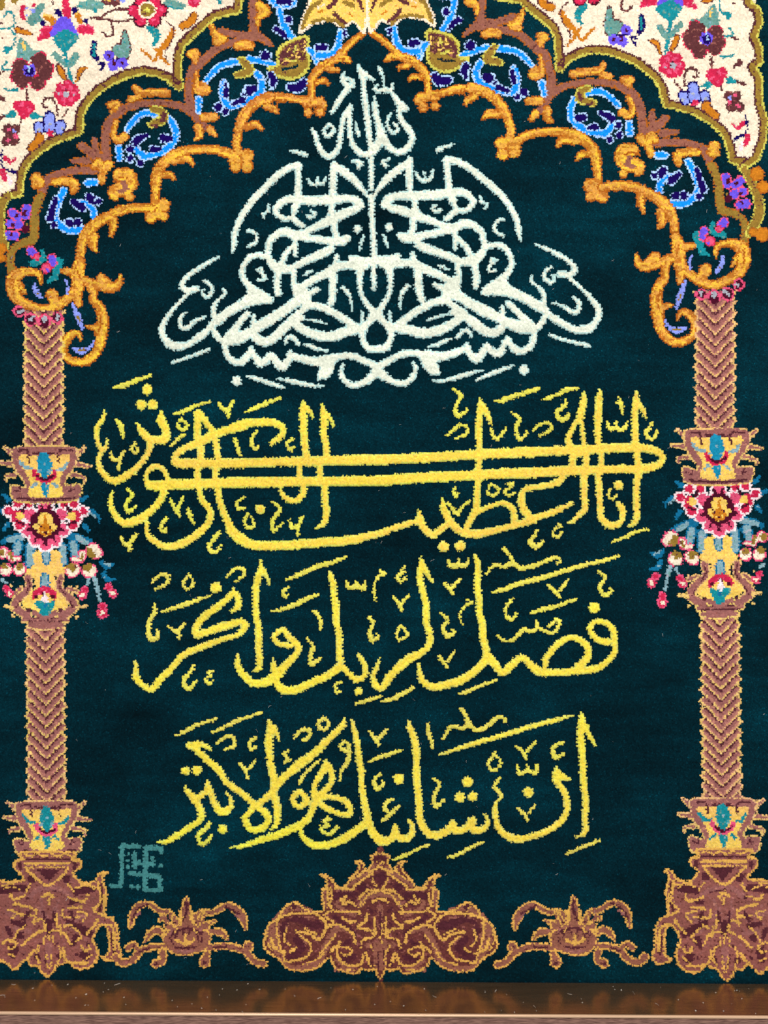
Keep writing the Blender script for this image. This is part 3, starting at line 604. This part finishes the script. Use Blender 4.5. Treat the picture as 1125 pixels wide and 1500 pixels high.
S("Y", "300 770 50,250 815 50,120 840 45,20 860 45,-10 920 45,5 1000 60,60 1060 50;-10 1110 55,80 1070 50,170 1045 50,270 1010 50,370 955 30;"
  "455 140 15,450 220 60,430 320 60,410 360 50;385 380 40,360 440 45,340 490 50,350 540 50,380 600 60,430 600 50;445 370 28,445 450 40,455 520 40;375 610 60,370 690 50;470 600 50,470 690 50;"
  "455 750 60,455 900 55,460 1000 50,420 1040 40,385 1085 40,330 1110 12;570 125 15,565 190 50,560 300 60,555 400 55,560 520 48;580 590 45,580 690 48;"
  "560 750 50,565 880 50,570 1000 50,580 1070 50,640 1120 60,710 1110 50,735 1060 50,730 1000 55,700 960 35;830 140 15,835 200 55,825 300 50,825 400 50,830 520 60;860 240 45,890 290 35,910 350 12;"
  "840 590 50,845 690 55;850 740 60,835 860 50,835 980 55,835 1080 50,770 1140 12;"
  "-10 582 75,300 575 72,600 560 72,800 555 75,900 560 65,980 580 60,1025 620 50,1010 670 50,940 700 65,840 710 70,600 715 68,300 725 80,-10 738 75")
dots("705 830 75")
longs("145 205 12,200 185 30,290 150 28,340 125 35,420 120 14|650 1248 15,750 1210 25,830 1170 28,925 1150 16")
marks("320 205 22,320 240 30,265 280 35,260 320 35,300 350 40,340 320 30,345 290 12|85 425 18,130 385 22,190 370 25,220 400 25,190 440 22,130 465 22|"
  "625 365 18,645 415 35,690 410 30,745 420 30,770 360 20;690 360 20,690 405 20|710 190 18,725 235 35,740 310 15;680 230 12,710 225 20|955 370 20,930 410 30,905 450 30,940 490 25,990 450 22,980 425 18|"
  "645 855 20,630 910 22,660 935 20,690 900 18|105 1160 22,90 1200 30,55 1240 35,100 1280 40,150 1240 25|260 1110 12,285 1130 15,245 1145 18,220 1190 25,255 1210 22,290 1175 20")

# ---------------------------------------------------------------- second golden line
part("golden_calligraphy_line", "golden lettering of the middle verse line")
T(185, 805, 5)
S("Y", "65 810 15,75 870 40,70 930 55,130 1000 45,190 1020 50,250 950 60,340 860 50,420 770 50,560 710 55,700 660 45,820 620 40,870 560 60,840 530 50,720 560 70,600 600 55,520 620 70,510 570 55,560 500 60,640 440 55,720 380 50,785 320 50,820 360 45,815 420 50,770 455 20;785 285 18,790 320 40;"
  "985 75 12,985 140 45,970 200 55,950 280 50,950 470 50,970 560 50,970 700 52,975 820 50,970 870 45,925 890 15;1000 150 40,1030 200 30,1048 260 14;820 770 22,815 840 50,850 910 55,930 975 60,1020 970 60,1080 920 60,1085 860 35,1075 795 12")
dots("655 280 85")
longs("255 458 12,330 435 28,450 395 35,615 338 16")
marks("190 240 18,235 195 25,295 185 28,300 245 28,205 293 18|460 185 18,415 250 25,450 290 25,490 245 25,465 195 18|735 205 18,790 145 25,855 140 28,855 195 25,800 235 18|"
  "205 390 15,210 450 30,165 540 35,165 620 40,195 660 40,230 640 35,230 590 15|305 565 22,350 595 25,385 610 30,385 655 18;385 590 28,425 540 20|490 850 22,470 895 30,425 950 35,430 1005 35,470 1015 30,510 965 22|"
  "645 885 15,600 900 25,625 920 15,580 945 25,600 980 25,640 965 20")
T(390, 805, 5)
S("Y", "55 650 35,80 610 40,130 590 45,165 640 45,220 690 55,230 750 50,150 840 60,80 920 70,0 970 70;55 650 40,90 690 40,180 705 45;50 800 12,55 870 40,70 960 70;"
  "70 960 60,110 1020 65,200 1030 65,300 990 60,450 920 60,540 850 60,535 750 50,535 620 50,515 540 50,510 430 60,495 330 50,490 250 50,470 190 40,465 155 12;550 850 50,610 910 50,670 955 50,725 910 45,715 830 40,670 765 25;"
  "830 800 15,815 850 35,785 920 40,800 990 55,850 1010 55,900 940 60,980 850 60,1060 790 60,1125 765 60")
dots("675 1040 65")
longs("145 225 15,250 180 32,370 125 38,480 95 32,580 55 20|35 453 12,110 440 30,220 400 38,300 360 35,380 328 16|655 1130 20,740 1105 28,840 1075 18|840 1110 15,920 1095 32,990 1060 35,1080 1010 22")
marks("160 275 18,120 310 25,145 350 28,160 330 15|345 450 30,380 480 35,400 540 28,395 585 20|295 650 18,345 710 30,325 770 32,335 840 35,395 795 22|590 235 16,605 280 35,660 270 35,715 285 35,725 235 20;658 240 18,660 270 20|"
  "835 155 20,870 175 25,830 190 25,800 230 20,790 300 18,800 385 16|1010 130 20,985 160 20,1015 165 18,955 195 25,985 235 22,1020 200 22|930 350 18,970 390 30,995 445 22;995 390 28,1045 335 20|"
  "740 485 15,785 535 30,760 600 28,775 665 40,825 635 20,805 610 14|985 555 18,955 610 22,975 660 22,1035 620 25,990 560 18|550 970 20,510 985 20,505 1040 25,540 1040 22")
T(570, 790, 5)
S("Y", "235 130 12,235 190 55,225 280 48,250 390 50,270 480 52,270 600 52,295 680 52,295 770 50,220 840 50,120 900 60,50 960 60,-10 1010 60;250 200 50,285 260 35,315 310 22;"
  "625 105 12,640 150 40,650 250 50,645 350 55,660 450 50,660 530 50,680 620 55,690 740 55,710 820 55,700 890 60,620 970 60,530 1030 65,430 1060 65,320 1080 60,250 1040 50,225 980 45,215 900 14;725 860 70,780 920 60,830 975 60,900 920 60,970 865 50,1030 910 50,1090 965 70")
longs("505 1135 14,580 1110 30,680 1070 28,790 1030 16")
marks("435 150 16,450 195 35,510 190 35,560 190 35,578 145 18;510 145 18,512 190 20|400 320 20,435 355 30,465 400 28;465 350 30,520 290 20|580 445 20,605 465 22,560 485 22,525 530 18,515 575 15,537 625 15|"
  "380 540 18,430 590 28,395 640 28,425 710 38,475 680 25,460 660 15|365 850 18,385 885 28,425 935 25;430 890 28,480 820 18")
T(710, 790, 5)
S("Y", "900 750 60,830 735 50,770 670 45,790 610 40,870 605 45,935 660 50,945 750 50,950 820 45,890 900 50,800 950 60,680 960 60,540 975 55,400 970 65,340 930 50,290 870 50;440 930 45,450 870 45,530 770 50,620 720 50,700 740 50,755 800 55,745 870 55,690 930 70")
dots("800 500 85")
longs("50 382 10,130 370 35,250 325 38,400 285 36,550 240 36,700 195 32,850 160 32,980 120 18|330 543 12,430 510 35,520 490 30,600 460 28,670 437 18")
marks("15 255 20,70 190 25,140 200 28,200 170 40,185 130 25,145 70 30;200 170 40,260 210 30,350 195 35,440 160 35,520 130 22,555 160 18,520 180 12|460 335 18,510 375 30,545 420 25;550 370 30,605 300 18|"
  "835 235 18,880 280 28,840 350 30,880 410 38,925 375 28,905 355 12|205 435 20,150 510 28,180 590 25,225 560 22,220 535 12|"
  "95 705 20,150 745 22,220 725 28,280 660 32,340 675 28,385 640 30,375 585 14;385 640 30,440 670 25,500 685 25,545 620 28,525 585 25,470 640 20")

# ---------------------------------------------------------------- third golden line
part("golden_calligraphy_line", "golden lettering of the lowest verse line")
T(225, 1030, 5)
S("Y", "265 310 60,340 300 50,400 325 30,420 340 12;310 330 50,380 400 55,480 490 55,540 580 50,640 650 50,740 735 50,820 800 55,845 850 50,800 910 55,720 920 50,670 850 50,700 800 50,750 750 50,850 670 60,930 570 60,1010 490 55,1090 420 60,1135 410 60;"
  "848 120 15,855 190 60,845 270 60,850 370 55,865 480 55,885 560 65,885 660 55,905 760 60,905 870 50,865 920 18;880 180 50,905 230 35,925 285 15;"
  "235 600 15,245 640 40,300 700 65,350 790 50,345 850 45,260 910 50,170 970 50,90 1015 35,30 1015 18;310 695 50,380 655 50,400 620 60,395 565 18;420 640 45,440 710 50,480 780 60,530 790 65,570 740 35,560 690 30,535 655 18;"
  "565 1052 12,660 1040 35,780 1000 50,900 965 60,1050 900 60,1125 850 60")
dots("235 495 70;320 490 75;507 918 75")
longs("165 237 12,240 200 30,330 155 28,460 112 18|430 210 18,510 180 30,620 125 30,800 65 16")
marks("410 875 28,385 915 35,330 960 35,340 1020 35,380 1025 35,425 970 25|460 300 15,520 250 25,580 245 28,590 310 28,520 338 18|755 250 20,700 290 30,715 335 25,750 320 20|"
  "625 440 20,665 480 30,690 545 22;695 480 30,750 420 20|990 345 18,955 370 28,980 400 20,965 430 25,1000 415 18")
T(430, 1030, 5)
S("Y", "0 490 60,70 430 60,180 340 60,280 240 50,360 160 50,372 115 18;240 410 14,240 460 60,190 530 50,150 620 45,170 700 80;260 460 50,285 540 45,250 620 50,200 660 50;"
  "40 640 40,-5 700 45,40 760 40,100 710 60,60 650 40;200 680 50,300 685 40,380 710 50,420 780 45,400 810 40,310 795 45,210 745 50;150 740 60,120 820 50,60 880 55,0 920 60;"
  "55 910 20,65 970 45,140 1030 60,260 1030 60,380 980 65,480 910 65,540 860 60;"
  "420 115 14,440 170 40,465 280 50,480 400 50,495 480 50,500 600 50,520 720 50,545 840 60,570 920 60,640 1000 80,720 980 60,745 920 55,740 880 18;745 940 50,800 985 60,860 960 50,870 890 40,840 850 25;"
  "840 125 14,855 190 50,890 280 55,900 400 55,900 520 60,910 640 55,920 760 55,930 860 60,980 940 60,1050 960 60,1125 930 60")
dots("768 550 85")
longs("550 425 15,640 390 30,720 365 30,795 343 18|730 1140 20,830 1100 25,910 1060 25,1000 1025 16")
marks("10 250 20,60 195 30,115 200 30,110 250 28,60 275 22|220 100 20,180 160 30,225 195 28,260 150 25,225 105 25|370 280 25,340 325 25,390 350 30,405 300 25,375 280 20;410 350 30,395 430 38,350 500 22,345 565 16|"
  "45 580 20,100 500 25,190 415 18|560 210 22,595 255 30,625 305 22;630 255 32,680 195 20|640 510 25,590 560 32,610 620 35,655 590 22,650 570 18|740 690 15,690 710 30,665 760 25,690 785 25;645 855 22,690 820 30,770 745 22|"
  "240 835 20,275 845 18,220 860 20,260 890 22,200 915 28,260 955 30,320 905 35|985 145 22,985 200 32,1005 260 30,1020 335 16|1015 545 18,1065 590 28,1025 690 32,1040 750 32,1100 700 25")
T(600, 1030, 3.75)
S("Y", "945 50 10,945 100 45,940 180 45,950 300 40,955 420 40,968 540 36,965 640 36,965 710 34,910 742 8;960 120 40,990 180 28,1022 235 10;"
  "805 430 36,850 490 36,865 570 36,840 640 40,760 700 36,640 740 40,560 740 45,490 690 36,470 620 34,470 560 26,478 530 14;110 715 45,150 715 35,210 685 32,235 650 30,250 690 50,300 690 40,345 630 28,350 690 50,400 690 35,430 650 30,408 605 10")
P("Y", "800 345,895 425,800 430,780 410", sm=False)
dots("318 430 60;275 513 58;345 508 56;650 488 60")
longs("160 283 10,260 250 25,380 215 28,520 175 30,680 125 28,800 95 28,905 68 10", "Y")
longs("210 842 12,280 820 25,340 785 22,405 763 12|860 832 12,950 795 22,1045 755 14")
marks("185 195 16,230 130 22,290 140 22,320 110 32,310 70 22,285 30 22;320 110 30,370 150 25,430 125 28,490 75 20,530 95 16,515 105 8|470 270 16,430 340 20,465 370 18,500 330 18,495 300 12,465 285 12|"
  "585 235 16,620 265 22,640 305 16;645 265 22,690 215 14|590 340 14,605 385 24,650 370 20,690 385 24,702 340 16;645 340 14,648 370 14|850 215 16,790 245 26,800 300 26,850 280 18|"
  "595 575 14,620 600 20,650 640 18;655 600 20,690 560 12|495 405 14,465 460 24,490 490 24,505 510 18,490 530 18")

# ---------------------------------------------------------------- square signature of the weaver
part("signature", "small square teal signature")
T(150, 1200, 7.5)
S("T", "215 290 52,400 300 52;215 290 52,210 500 49,200 720 52,95 725 47;480 310 55,650 325 52;650 325 47,640 370 47;480 310 52,475 500 50,470 620 50,465 770 52;465 770 52,640 780 52;640 780 52,630 630 52;630 630 52,480 610 52,300 595 52;"
  "355 370 47,355 530 52;400 460 36,370 500 36;390 490 35,560 500 35;560 500 47,550 420 47;285 380 38;275 455 36;275 520 47;640 510 49;320 740 49;395 745 53")
# ---------------------------------------------------------------- edge wool of the lettering, streaks in the gold
def erode(m, n):
    for _ in range(n):
        q = m.copy(); q[1:] &= m[:-1]; q[:-1] &= m[1:]; q[:, 1:] &= m[:, :-1]; q[:, :-1] &= m[:, 1:]; m = q
    return m
for body, rim, n in (("C", "c", 2), ("Y", "z", 2)):
    m = COLR == YARN[body]; full = m if body == "C" else (m | (COLR == YARN["G"]))
    COLR[m & ~erode(full, n)] = YARN[rim]
top = COLR[:815 - Y0]; top[(top == YARN["Y"]) & (np.arange(NX)[None, :] > 130 - X0) & (np.arange(NX)[None, :] < 985 - X0)] = YARN["A"]
# ---------------------------------------------------------------- knots: sample the design on the knot grid
KN = 2.75; CELL = KN / 2
ncx = int(NX / CELL); ncy = int(NY / CELL)
ci = np.arange(ncx); cj = np.arange(ncy)
nkx, nky = ncx // 2 + 1, ncy // 2 + 1
jx = RNG.normal(0, .42, (nky, nkx)); jy = RNG.normal(0, .34, (nky, nkx))
jx += np.where(np.arange(nky) % 2, .45, -.45)[:, None]
KJ, KI = np.meshgrid(cj // 2, ci // 2, indexing="ij")
kcx = (KI + .5) * KN; kcy = (KJ + .5) * KN
ccx = (ci + .5)[None, :] * CELL + 0 * kcx; ccy = (cj + .5)[:, None] * CELL + 0 * kcy
mixk = .66
sx = ccx * (1 - mixk) + kcx * mixk + jx[KJ, KI] + RNG.normal(0, .24, (ncy, ncx))
sy = ccy * (1 - mixk) + kcy * mixk + jy[KJ, KI] + RNG.normal(0, .24, (ncy, ncx))
ix = np.clip(sx.astype(int), 0, NX - 1); iy = np.clip(sy.astype(int), 0, NY - 1)
CC = COLR[iy, ix].copy(); PP = PART[iy, ix].astype(np.int32)
# parts that hold only a few cells go to their parent
def lowfreq(n, m, step, amp, ax=1.0):
    a = RNG.normal(0, 1, (int(n / step) + 3, int(m / (step * ax)) + 3))
    yy = np.arange(n) / step; xx = np.arange(m) / (step * ax)
    y0 = yy.astype(int); x0 = xx.astype(int); fy = yy - y0; fx = xx - x0
    fy = fy * fy * (3 - 2 * fy); fx = fx * fx * (3 - 2 * fx)
    fy = fy[:, None]; fx = fx[None, :]
    g = lambda a_, b_: a[np.ix_(y0 + a_, x0 + b_)]
    return amp * ((g(0, 0) * (1 - fx) + g(0, 1) * fx) * (1 - fy) + (g(1, 0) * (1 - fx) + g(1, 1) * fx) * fy)
gsel = lowfreq(ncy, ncx, 3.2, 1.0, 2.2) + RNG.normal(0, .35, (nky, nkx))[KJ, KI]
mO = CC == YARN["O"]
CC[mO & (gsel > .75)] = YARN["D"]; CC[mO & (gsel < -.85)] = YARN["d"]
g2 = lowfreq(ncy, ncx, 1.7, .9, 1.4) + RNG.normal(0, .45, (nky, nkx))[KJ, KI]
C0 = CC.copy()
for a_, hi, lo in (("K", "j", "N"), ("N", "K", "H"), ("H", "N", "k"), ("B", "N", "H"), ("b", "N", "k"), ("g", "s", "t"), ("L", "L", "b"), ("r", "p", "r"), ("p", "p", "r"), ("t", "g", "t"), ("s", "a", "g")):
    m_ = C0 == YARN[a_]; CC[m_ & (g2 > 1.25)] = YARN[hi]; CC[m_ & (g2 < -1.35)] = YARN[lo]
# heights (design units): lettering and gold are sheared a little proud of the dark ground
raised = {"C": 2.3, "A": 2.3, "c": 2.0, "z": 2.0, "D": 1.6, "d": 1.0, "x": .9, "Y": 2.3, "G": 1.8, "O": 1.3, "o": .9, "T": .6, "y": .8, "K": .5, "H": .5, "W": .9, "R": .6, "e": .8, "i": .7, "F": 0.0}
rl = np.array([raised.get(k, .45) for k in YARN])
hc = rl[CC]
pad = np.pad(hc, 1, mode="edge")
hc = (pad[:-2, 1:-1] + pad[2:, 1:-1] + pad[1:-1, :-2] + pad[1:-1, 2:] + 2 * hc) / 6
knoth = RNG.normal(0, .30, (nky, nkx))[KJ, KI]
hc = hc + knoth + lowfreq(ncy, ncx, 14, .30, 3.0) + lowfreq(ncy, ncx, 90, 1.0) + lowfreq(ncy, ncx, 230, 1.2) + lowfreq(ncy, ncx, 5, .22, 2.0)
pv = np.pad(hc, 1, mode="edge")
hv = (pv[:-1, :-1] + pv[1:, :-1] + pv[:-1, 1:] + pv[1:, 1:]) / 4
hv = hv + RNG.normal(0, .33, hv.shape)
hv = np.clip(hv, -6, 4.6)
hv[::2, :] -= .42; hv[:, ::2] -= .18                # the seams between knot rows and columns
vx = np.arange(ncx + 1)[None, :] * CELL + X0 + RNG.normal(0, .20, hv.shape)
vy = np.arange(ncy + 1)[:, None] * CELL + Y0 + RNG.normal(0, .20, hv.shape)
VX, VY, VD = (vx - 562.5) * DU, -hv * DU, (1500.0 - vy) * DU
VERTS = np.stack([VX.ravel(), VY.ravel(), VD.ravel()], 1).astype(np.float32)
# yarn colours, each knot dyed a little differently, slow banding along the rows (abrash), nap sheen painted on the field
srgb = np.array(YLIST, float) / 255.0
lin = np.where(srgb <= .04045, srgb / 12.92, ((srgb + .055) / 1.055) ** 2.4)
col = lin[CC]
var = np.exp(RNG.normal(0, .075, (nky, nkx))[KJ, KI] + RNG.normal(0, .05, (ncy, ncx)))
isF = (CC == YARN["F"])
abr = lowfreq(ncy, ncx, 7, .05, 9.0) + lowfreq(ncy, ncx, 70, .07, 30.0)
var = var * np.exp(np.where(isF, abr * 1.6 + lowfreq(ncy, ncx, 38, .20, 1.6) + lowfreq(ncy, ncx, 120, .16, 1.2) + lowfreq(ncy, ncx, 9, .11, 2.2) + RNG.normal(0, .20, (ncy, ncx)) + .75 * (RNG.random((ncy, ncx)) < .03), abr))  # field patches and bright cells paint nap sheen and fibre glints into the colour
col = col * var[..., None]
warm = lowfreq(ncy, ncx, 40, .05, 4.0) + RNG.normal(0, .03, (ncy, ncx))
gold = np.isin(CC, [YARN[k] for k in "YGOyezDdA"])
col[..., 1] *= np.exp(np.where(gold, warm, 0)); col[..., 2] *= np.exp(np.where(gold, -1.5 * warm + RNG.normal(0, .2, (ncy, ncx)), 0))
col = np.clip(col, 0, .95)
COLS4 = np.concatenate([col, np.ones(col.shape[:2] + (1,))], 2).astype(np.float32).reshape(-1, 4)

# ---------------------------------------------------------------- materials
def nodes_of(name):
    m = bpy.data.materials.new(name); m.use_nodes = True
    nt = m.node_tree; b = nt.nodes["Principled BSDF"]
    return m, nt, b
wool, nt, b = nodes_of("wool_pile")
at = nt.nodes.new("ShaderNodeAttribute"); at.attribute_name = "yarn"
tc = nt.nodes.new("ShaderNodeTexCoord")
mp = nt.nodes.new("ShaderNodeMapping"); mp.inputs["Scale"].default_value = (1.0, 1.0, 0.45)
nt.links.new(tc.outputs["Object"], mp.inputs["Vector"])
nz = nt.nodes.new("ShaderNodeTexNoise"); nz.inputs["Scale"].default_value = 1500; nz.inputs["Detail"].default_value = 3
nt.links.new(mp.outputs["Vector"], nz.inputs["Vector"])
mr = nt.nodes.new("ShaderNodeMapRange"); mr.inputs[1].default_value = .25; mr.inputs[2].default_value = .75; mr.inputs[3].default_value = .84; mr.inputs[4].default_value = 1.16
nt.links.new(nz.outputs["Fac"], mr.inputs[0])
mx = nt.nodes.new("ShaderNodeMix"); mx.data_type = "RGBA"; mx.blend_type = "MULTIPLY"; mx.inputs[0].default_value = 1.0
nt.links.new(at.outputs["Color"], mx.inputs[6]); nt.links.new(mr.outputs[0], mx.inputs[7])
nt.links.new(mx.outputs[2], b.inputs["Base Color"])
b.inputs["Roughness"].default_value = .92
b.inputs["Specular IOR Level"].default_value = .05
b.inputs["Sheen Weight"].default_value = .07; b.inputs["Sheen Roughness"].default_value = .45
b.inputs["Sheen Tint"].default_value = (.25, .75, 1.0, 1)
bp = nt.nodes.new("ShaderNodeBump"); bp.inputs["Strength"].default_value = .55; bp.inputs["Distance"].default_value = .0006
nt.links.new(nz.outputs["Fac"], bp.inputs["Height"]); nt.links.new(bp.outputs[0], b.inputs["Normal"])

# ---------------------------------------------------------------- the carpet: one thing, its woven motifs as parts
def link(o, parent=None):
    C.collection.objects.link(o)
    if parent: o.parent = parent
    return o
def tag(o, label, cat, group=None):
    o["label"] = label; o["category"] = cat
    if group: o["group"] = group
    return o
carpet = link(bpy.data.objects.new("carpet", None))
tag(carpet, "dark green knotted pile carpet with arch, two columns and golden and ivory calligraphy", "carpet")
order = np.argsort(PP.ravel(), kind="stable"); sp = PP.ravel()[order]
starts = np.searchsorted(sp, np.arange(len(PARTS))); ends = np.searchsorted(sp, np.arange(len(PARTS)), side="right")
def patch(name, cells, parent):
    j, i = cells // ncx, cells % ncx
    a = j * (ncx + 1) + i
    quad = np.stack([a, a + ncx + 1, a + ncx + 2, a + 1], 1)
    u, inv = np.unique(quad.ravel(), return_inverse=True)
    me = bpy.data.meshes.new(name); n = len(cells)
    me.vertices.add(len(u)); me.vertices.foreach_set("co", VERTS[u].ravel())
    me.loops.add(4 * n); me.loops.foreach_set("vertex_index", inv.astype(np.int32).ravel())
    me.polygons.add(n); me.polygons.foreach_set("loop_start", np.arange(0, 4 * n, 4, dtype=np.int32))
    me.update(calc_edges=True)
    ca = me.attributes.new("yarn", "FLOAT_COLOR", "FACE"); ca.data.foreach_set("color", COLS4[cells].ravel())
    me.materials.append(wool)
    return link(bpy.data.objects.new(name, me), parent)
kids = {}
for k, (nm, par, lab) in enumerate(PARTS):
    if par is not None and ends[k] > starts[k]: kids.setdefault(par, 0); kids[par] += 1
OBJ = {}
for k, (nm, par, lab) in enumerate(PARTS):
    cells = order[starts[k]:ends[k]]
    if par is None:
        if len(cells): OBJ[k] = patch(nm, cells, carpet)
        elif kids.get(k): OBJ[k] = link(bpy.data.objects.new(nm, None), carpet)
        else: continue
    else:
        if not len(cells): continue
        OBJ[k] = patch(nm, cells, OBJ[par])
    if lab: OBJ[k]["label"] = lab

# mesh helper for solid pieces: boxes and extruded profiles
def solid(name, verts, faces, mat, parent):
    me = bpy.data.meshes.new(name); me.from_pydata(verts, [], faces); me.update(); me.materials.append(mat)
    return link(bpy.data.objects.new(name, me), parent)
jute, nt, b = nodes_of("carpet_back"); b.inputs["Base Color"].default_value = (.05, .08, .08, 1); b.inputs["Roughness"].default_value = .95
def box(name, x0, x1, y0, y1, d0, d1, mat, parent):
    v = [W3(x, y, d) for x in (x0, x1) for y in (y0, y1) for d in (d0, d1)]
    f = [(0, 1, 3, 2), (4, 6, 7, 5), (0, 4, 5, 1), (2, 3, 7, 6), (0, 2, 6, 4), (1, 5, 7, 3)]
    return solid(name, v, f, mat, parent)
box("backing", X0, X1 - 1, Y0, Y1 - 1, -16, -9, jute, carpet)

# ---------------------------------------------------------------- varnished wooden picture frame (bottom rail in view)
wood, nt, b = nodes_of("varnished_wood")
tc = nt.nodes.new("ShaderNodeTexCoord"); mp = nt.nodes.new("ShaderNodeMapping"); mp.inputs["Scale"].default_value = (6, 160, 160)
nz = nt.nodes.new("ShaderNodeTexNoise"); nz.inputs["Scale"].default_value = 4; nz.inputs["Detail"].default_value = 6; nz.inputs["Roughness"].default_value = .65
cr = nt.nodes.new("ShaderNodeValToRGB"); cr.color_ramp.elements[0].position = .3; cr.color_ramp.elements[0].color = (.24, .14, .075, 1); cr.color_ramp.elements[1].position = .75; cr.color_ramp.elements[1].color = (.40, .25, .145, 1)
nt.links.new(tc.outputs["Object"], mp.inputs[0]); nt.links.new(mp.outputs[0], nz.inputs["Vector"]); nt.links.new(nz.outputs["Fac"], cr.inputs[0]); nt.links.new(cr.outputs[0], b.inputs["Base Color"])
b.inputs["Metallic"].default_value = .84; b.inputs["Roughness"].default_value = .24
bp = nt.nodes.new("ShaderNodeBump"); bp.inputs["Strength"].default_value = .05; bp.inputs["Distance"].default_value = .0005
nt.links.new(nz.outputs["Fac"], bp.inputs["Height"]); nt.links.new(bp.outputs[0], b.inputs["Normal"])
edge_highlight, nt, b = nodes_of("painted_edge_highlight"); b.inputs["Base Color"].default_value = (.66, .42, .26, 1); b.inputs["Metallic"].default_value = .3; b.inputs["Roughness"].default_value = .35  # pale colour of the bead stands in for the highlight along the lip
face, nt, b = nodes_of("brushed_front_face")
tc = nt.nodes.new("ShaderNodeTexCoord"); mp = nt.nodes.new("ShaderNodeMapping"); mp.inputs["Rotation"].default_value = (0, math.radians(35), 0); mp.inputs["Scale"].default_value = (60, 60, 900)
nz = nt.nodes.new("ShaderNodeTexNoise"); nz.inputs["Scale"].default_value = 2; nz.inputs["Detail"].default_value = 4
cr = nt.nodes.new("ShaderNodeValToRGB"); cr.color_ramp.elements[0].position = .35; cr.color_ramp.elements[0].color = (.10, .04, .028, 1); cr.color_ramp.elements[1].position = .7; cr.color_ramp.elements[1].color = (.36, .19, .135, 1)
nt.links.new(tc.outputs["Object"], mp.inputs[0]); nt.links.new(mp.outputs[0], nz.inputs["Vector"]); nt.links.new(nz.outputs["Fac"], cr.inputs[0]); nt.links.new(cr.outputs[0], b.inputs["Base Color"])
b.inputs["Roughness"].default_value = .45

frame = link(bpy.data.objects.new("picture_frame", None)); frame.location = W3(562.5, 1560, 0)
tag(frame, "glossy dark brown wooden frame edge running below the carpet with a lip edge coloured pale as a highlight", "picture frame")
bpy.context.view_layer.update()
TILT = 0.0056
def rail_bottom(name, prof, mat, parent, xa=-60.0, xb=1185.0):
    n = len(prof); v = []; org = frame.location
    for x in (xa, xb):
        for (y, d) in prof:
            p = W3(x, y + (x - 562.5) * TILT, d); v.append(tuple(a - o for a, o in zip(p, org)))
    f = [(k, (k + 1) % n, n + (k + 1) % n, n + k) for k in range(n)] + [tuple(range(n - 1, -1, -1)), tuple(range(n, 2 * n))]
    return solid(name, v, f, mat, parent)
LED = 1435.0; LIP = 77.0
rail = rail_bottom("rail", [(LED, 5.5), (LED, LIP), (LED + 120, LIP), (LED + 120, -17), (1452, -17), (1452, 5.5)], wood, frame)
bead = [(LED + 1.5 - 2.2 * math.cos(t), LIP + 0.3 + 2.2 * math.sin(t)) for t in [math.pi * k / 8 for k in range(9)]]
rail_bottom("edge_bead", bead, edge_highlight, rail)
rail_bottom("front_face", [(LED + 4.2, LIP + .4), (LED + 4.2, LIP + 1.6), (LED + 119, LIP + 1.6), (LED + 119, LIP + .4)], face, rail)
# ---------------------------------------------------------------- lint on the ledge and loose fibres on the pile
dust, nt, b = nodes_of("pale_lint"); b.inputs["Base Color"].default_value = (.75, .74, .70, 1); b.inputs["Roughness"].default_value = .9
def fibre(v, f, x, y, d, ang, L, w, flat):
    """a small curled fibre as a thin tube of three sides"""
    pts = []; a = ang
    for k in range(5):
        pts.append((x, y, d)); a += random.uniform(-.5, .5)
        if flat: x += math.cos(a) * L / 4; d += math.sin(a) * L / 4
        else: x += math.cos(a) * L / 4; y += math.sin(a) * L / 4; d += random.uniform(-.1, .25)
    base = len(v)
    for k, (px, py, pd) in enumerate(pts):
        for s in range(3):
            t = 2.094 * s; u, q = w * math.cos(t), w * math.sin(t)
            v.append(W3(px + u * .7, py + u * .7 + (-w if flat else 0), pd + q))
    for k in range(4):
        for s in range(3):
            f.append((base + 3 * k + s, base + 3 * k + (s + 1) % 3, base + 3 * k + 3 + (s + 1) % 3, base + 3 * k + 3 + s))
v, f = [], []
for k in range(80):
    x = random.uniform(5, 1120); r = random.random()
    L = random.uniform(.5, 2.2) if r < .85 else random.uniform(4, 9)
    fibre(v, f, x, LED + (x - 562.5) * TILT, random.uniform(7, LIP - 3), random.uniform(0, 6.28), L, random.uniform(.25, .5) if r < .8 else random.uniform(.5, .95) if r < .85 else .22, True)
o = solid("lint", v, f, dust, None); o["kind"] = "stuff"; tag(o, "pale lint and dust specks lying on the brown frame ledge", "lint")
v, f = [], []
for k in range(150):
    x = random.uniform(2, 1122); y = random.uniform(5, 1428)
    i = int((x - X0) / CELL); j = int((y - Y0) / CELL)
    fibre(v, f, x, y, hv[j, i] + .7, random.uniform(0, 6.28), random.uniform(1.5, 6), random.uniform(.10, .2), False)
o = solid("loose_fibres", v, f, dust, None); o["kind"] = "stuff"; tag(o, "fine pale loose fibres scattered over the dark carpet pile", "fibres")
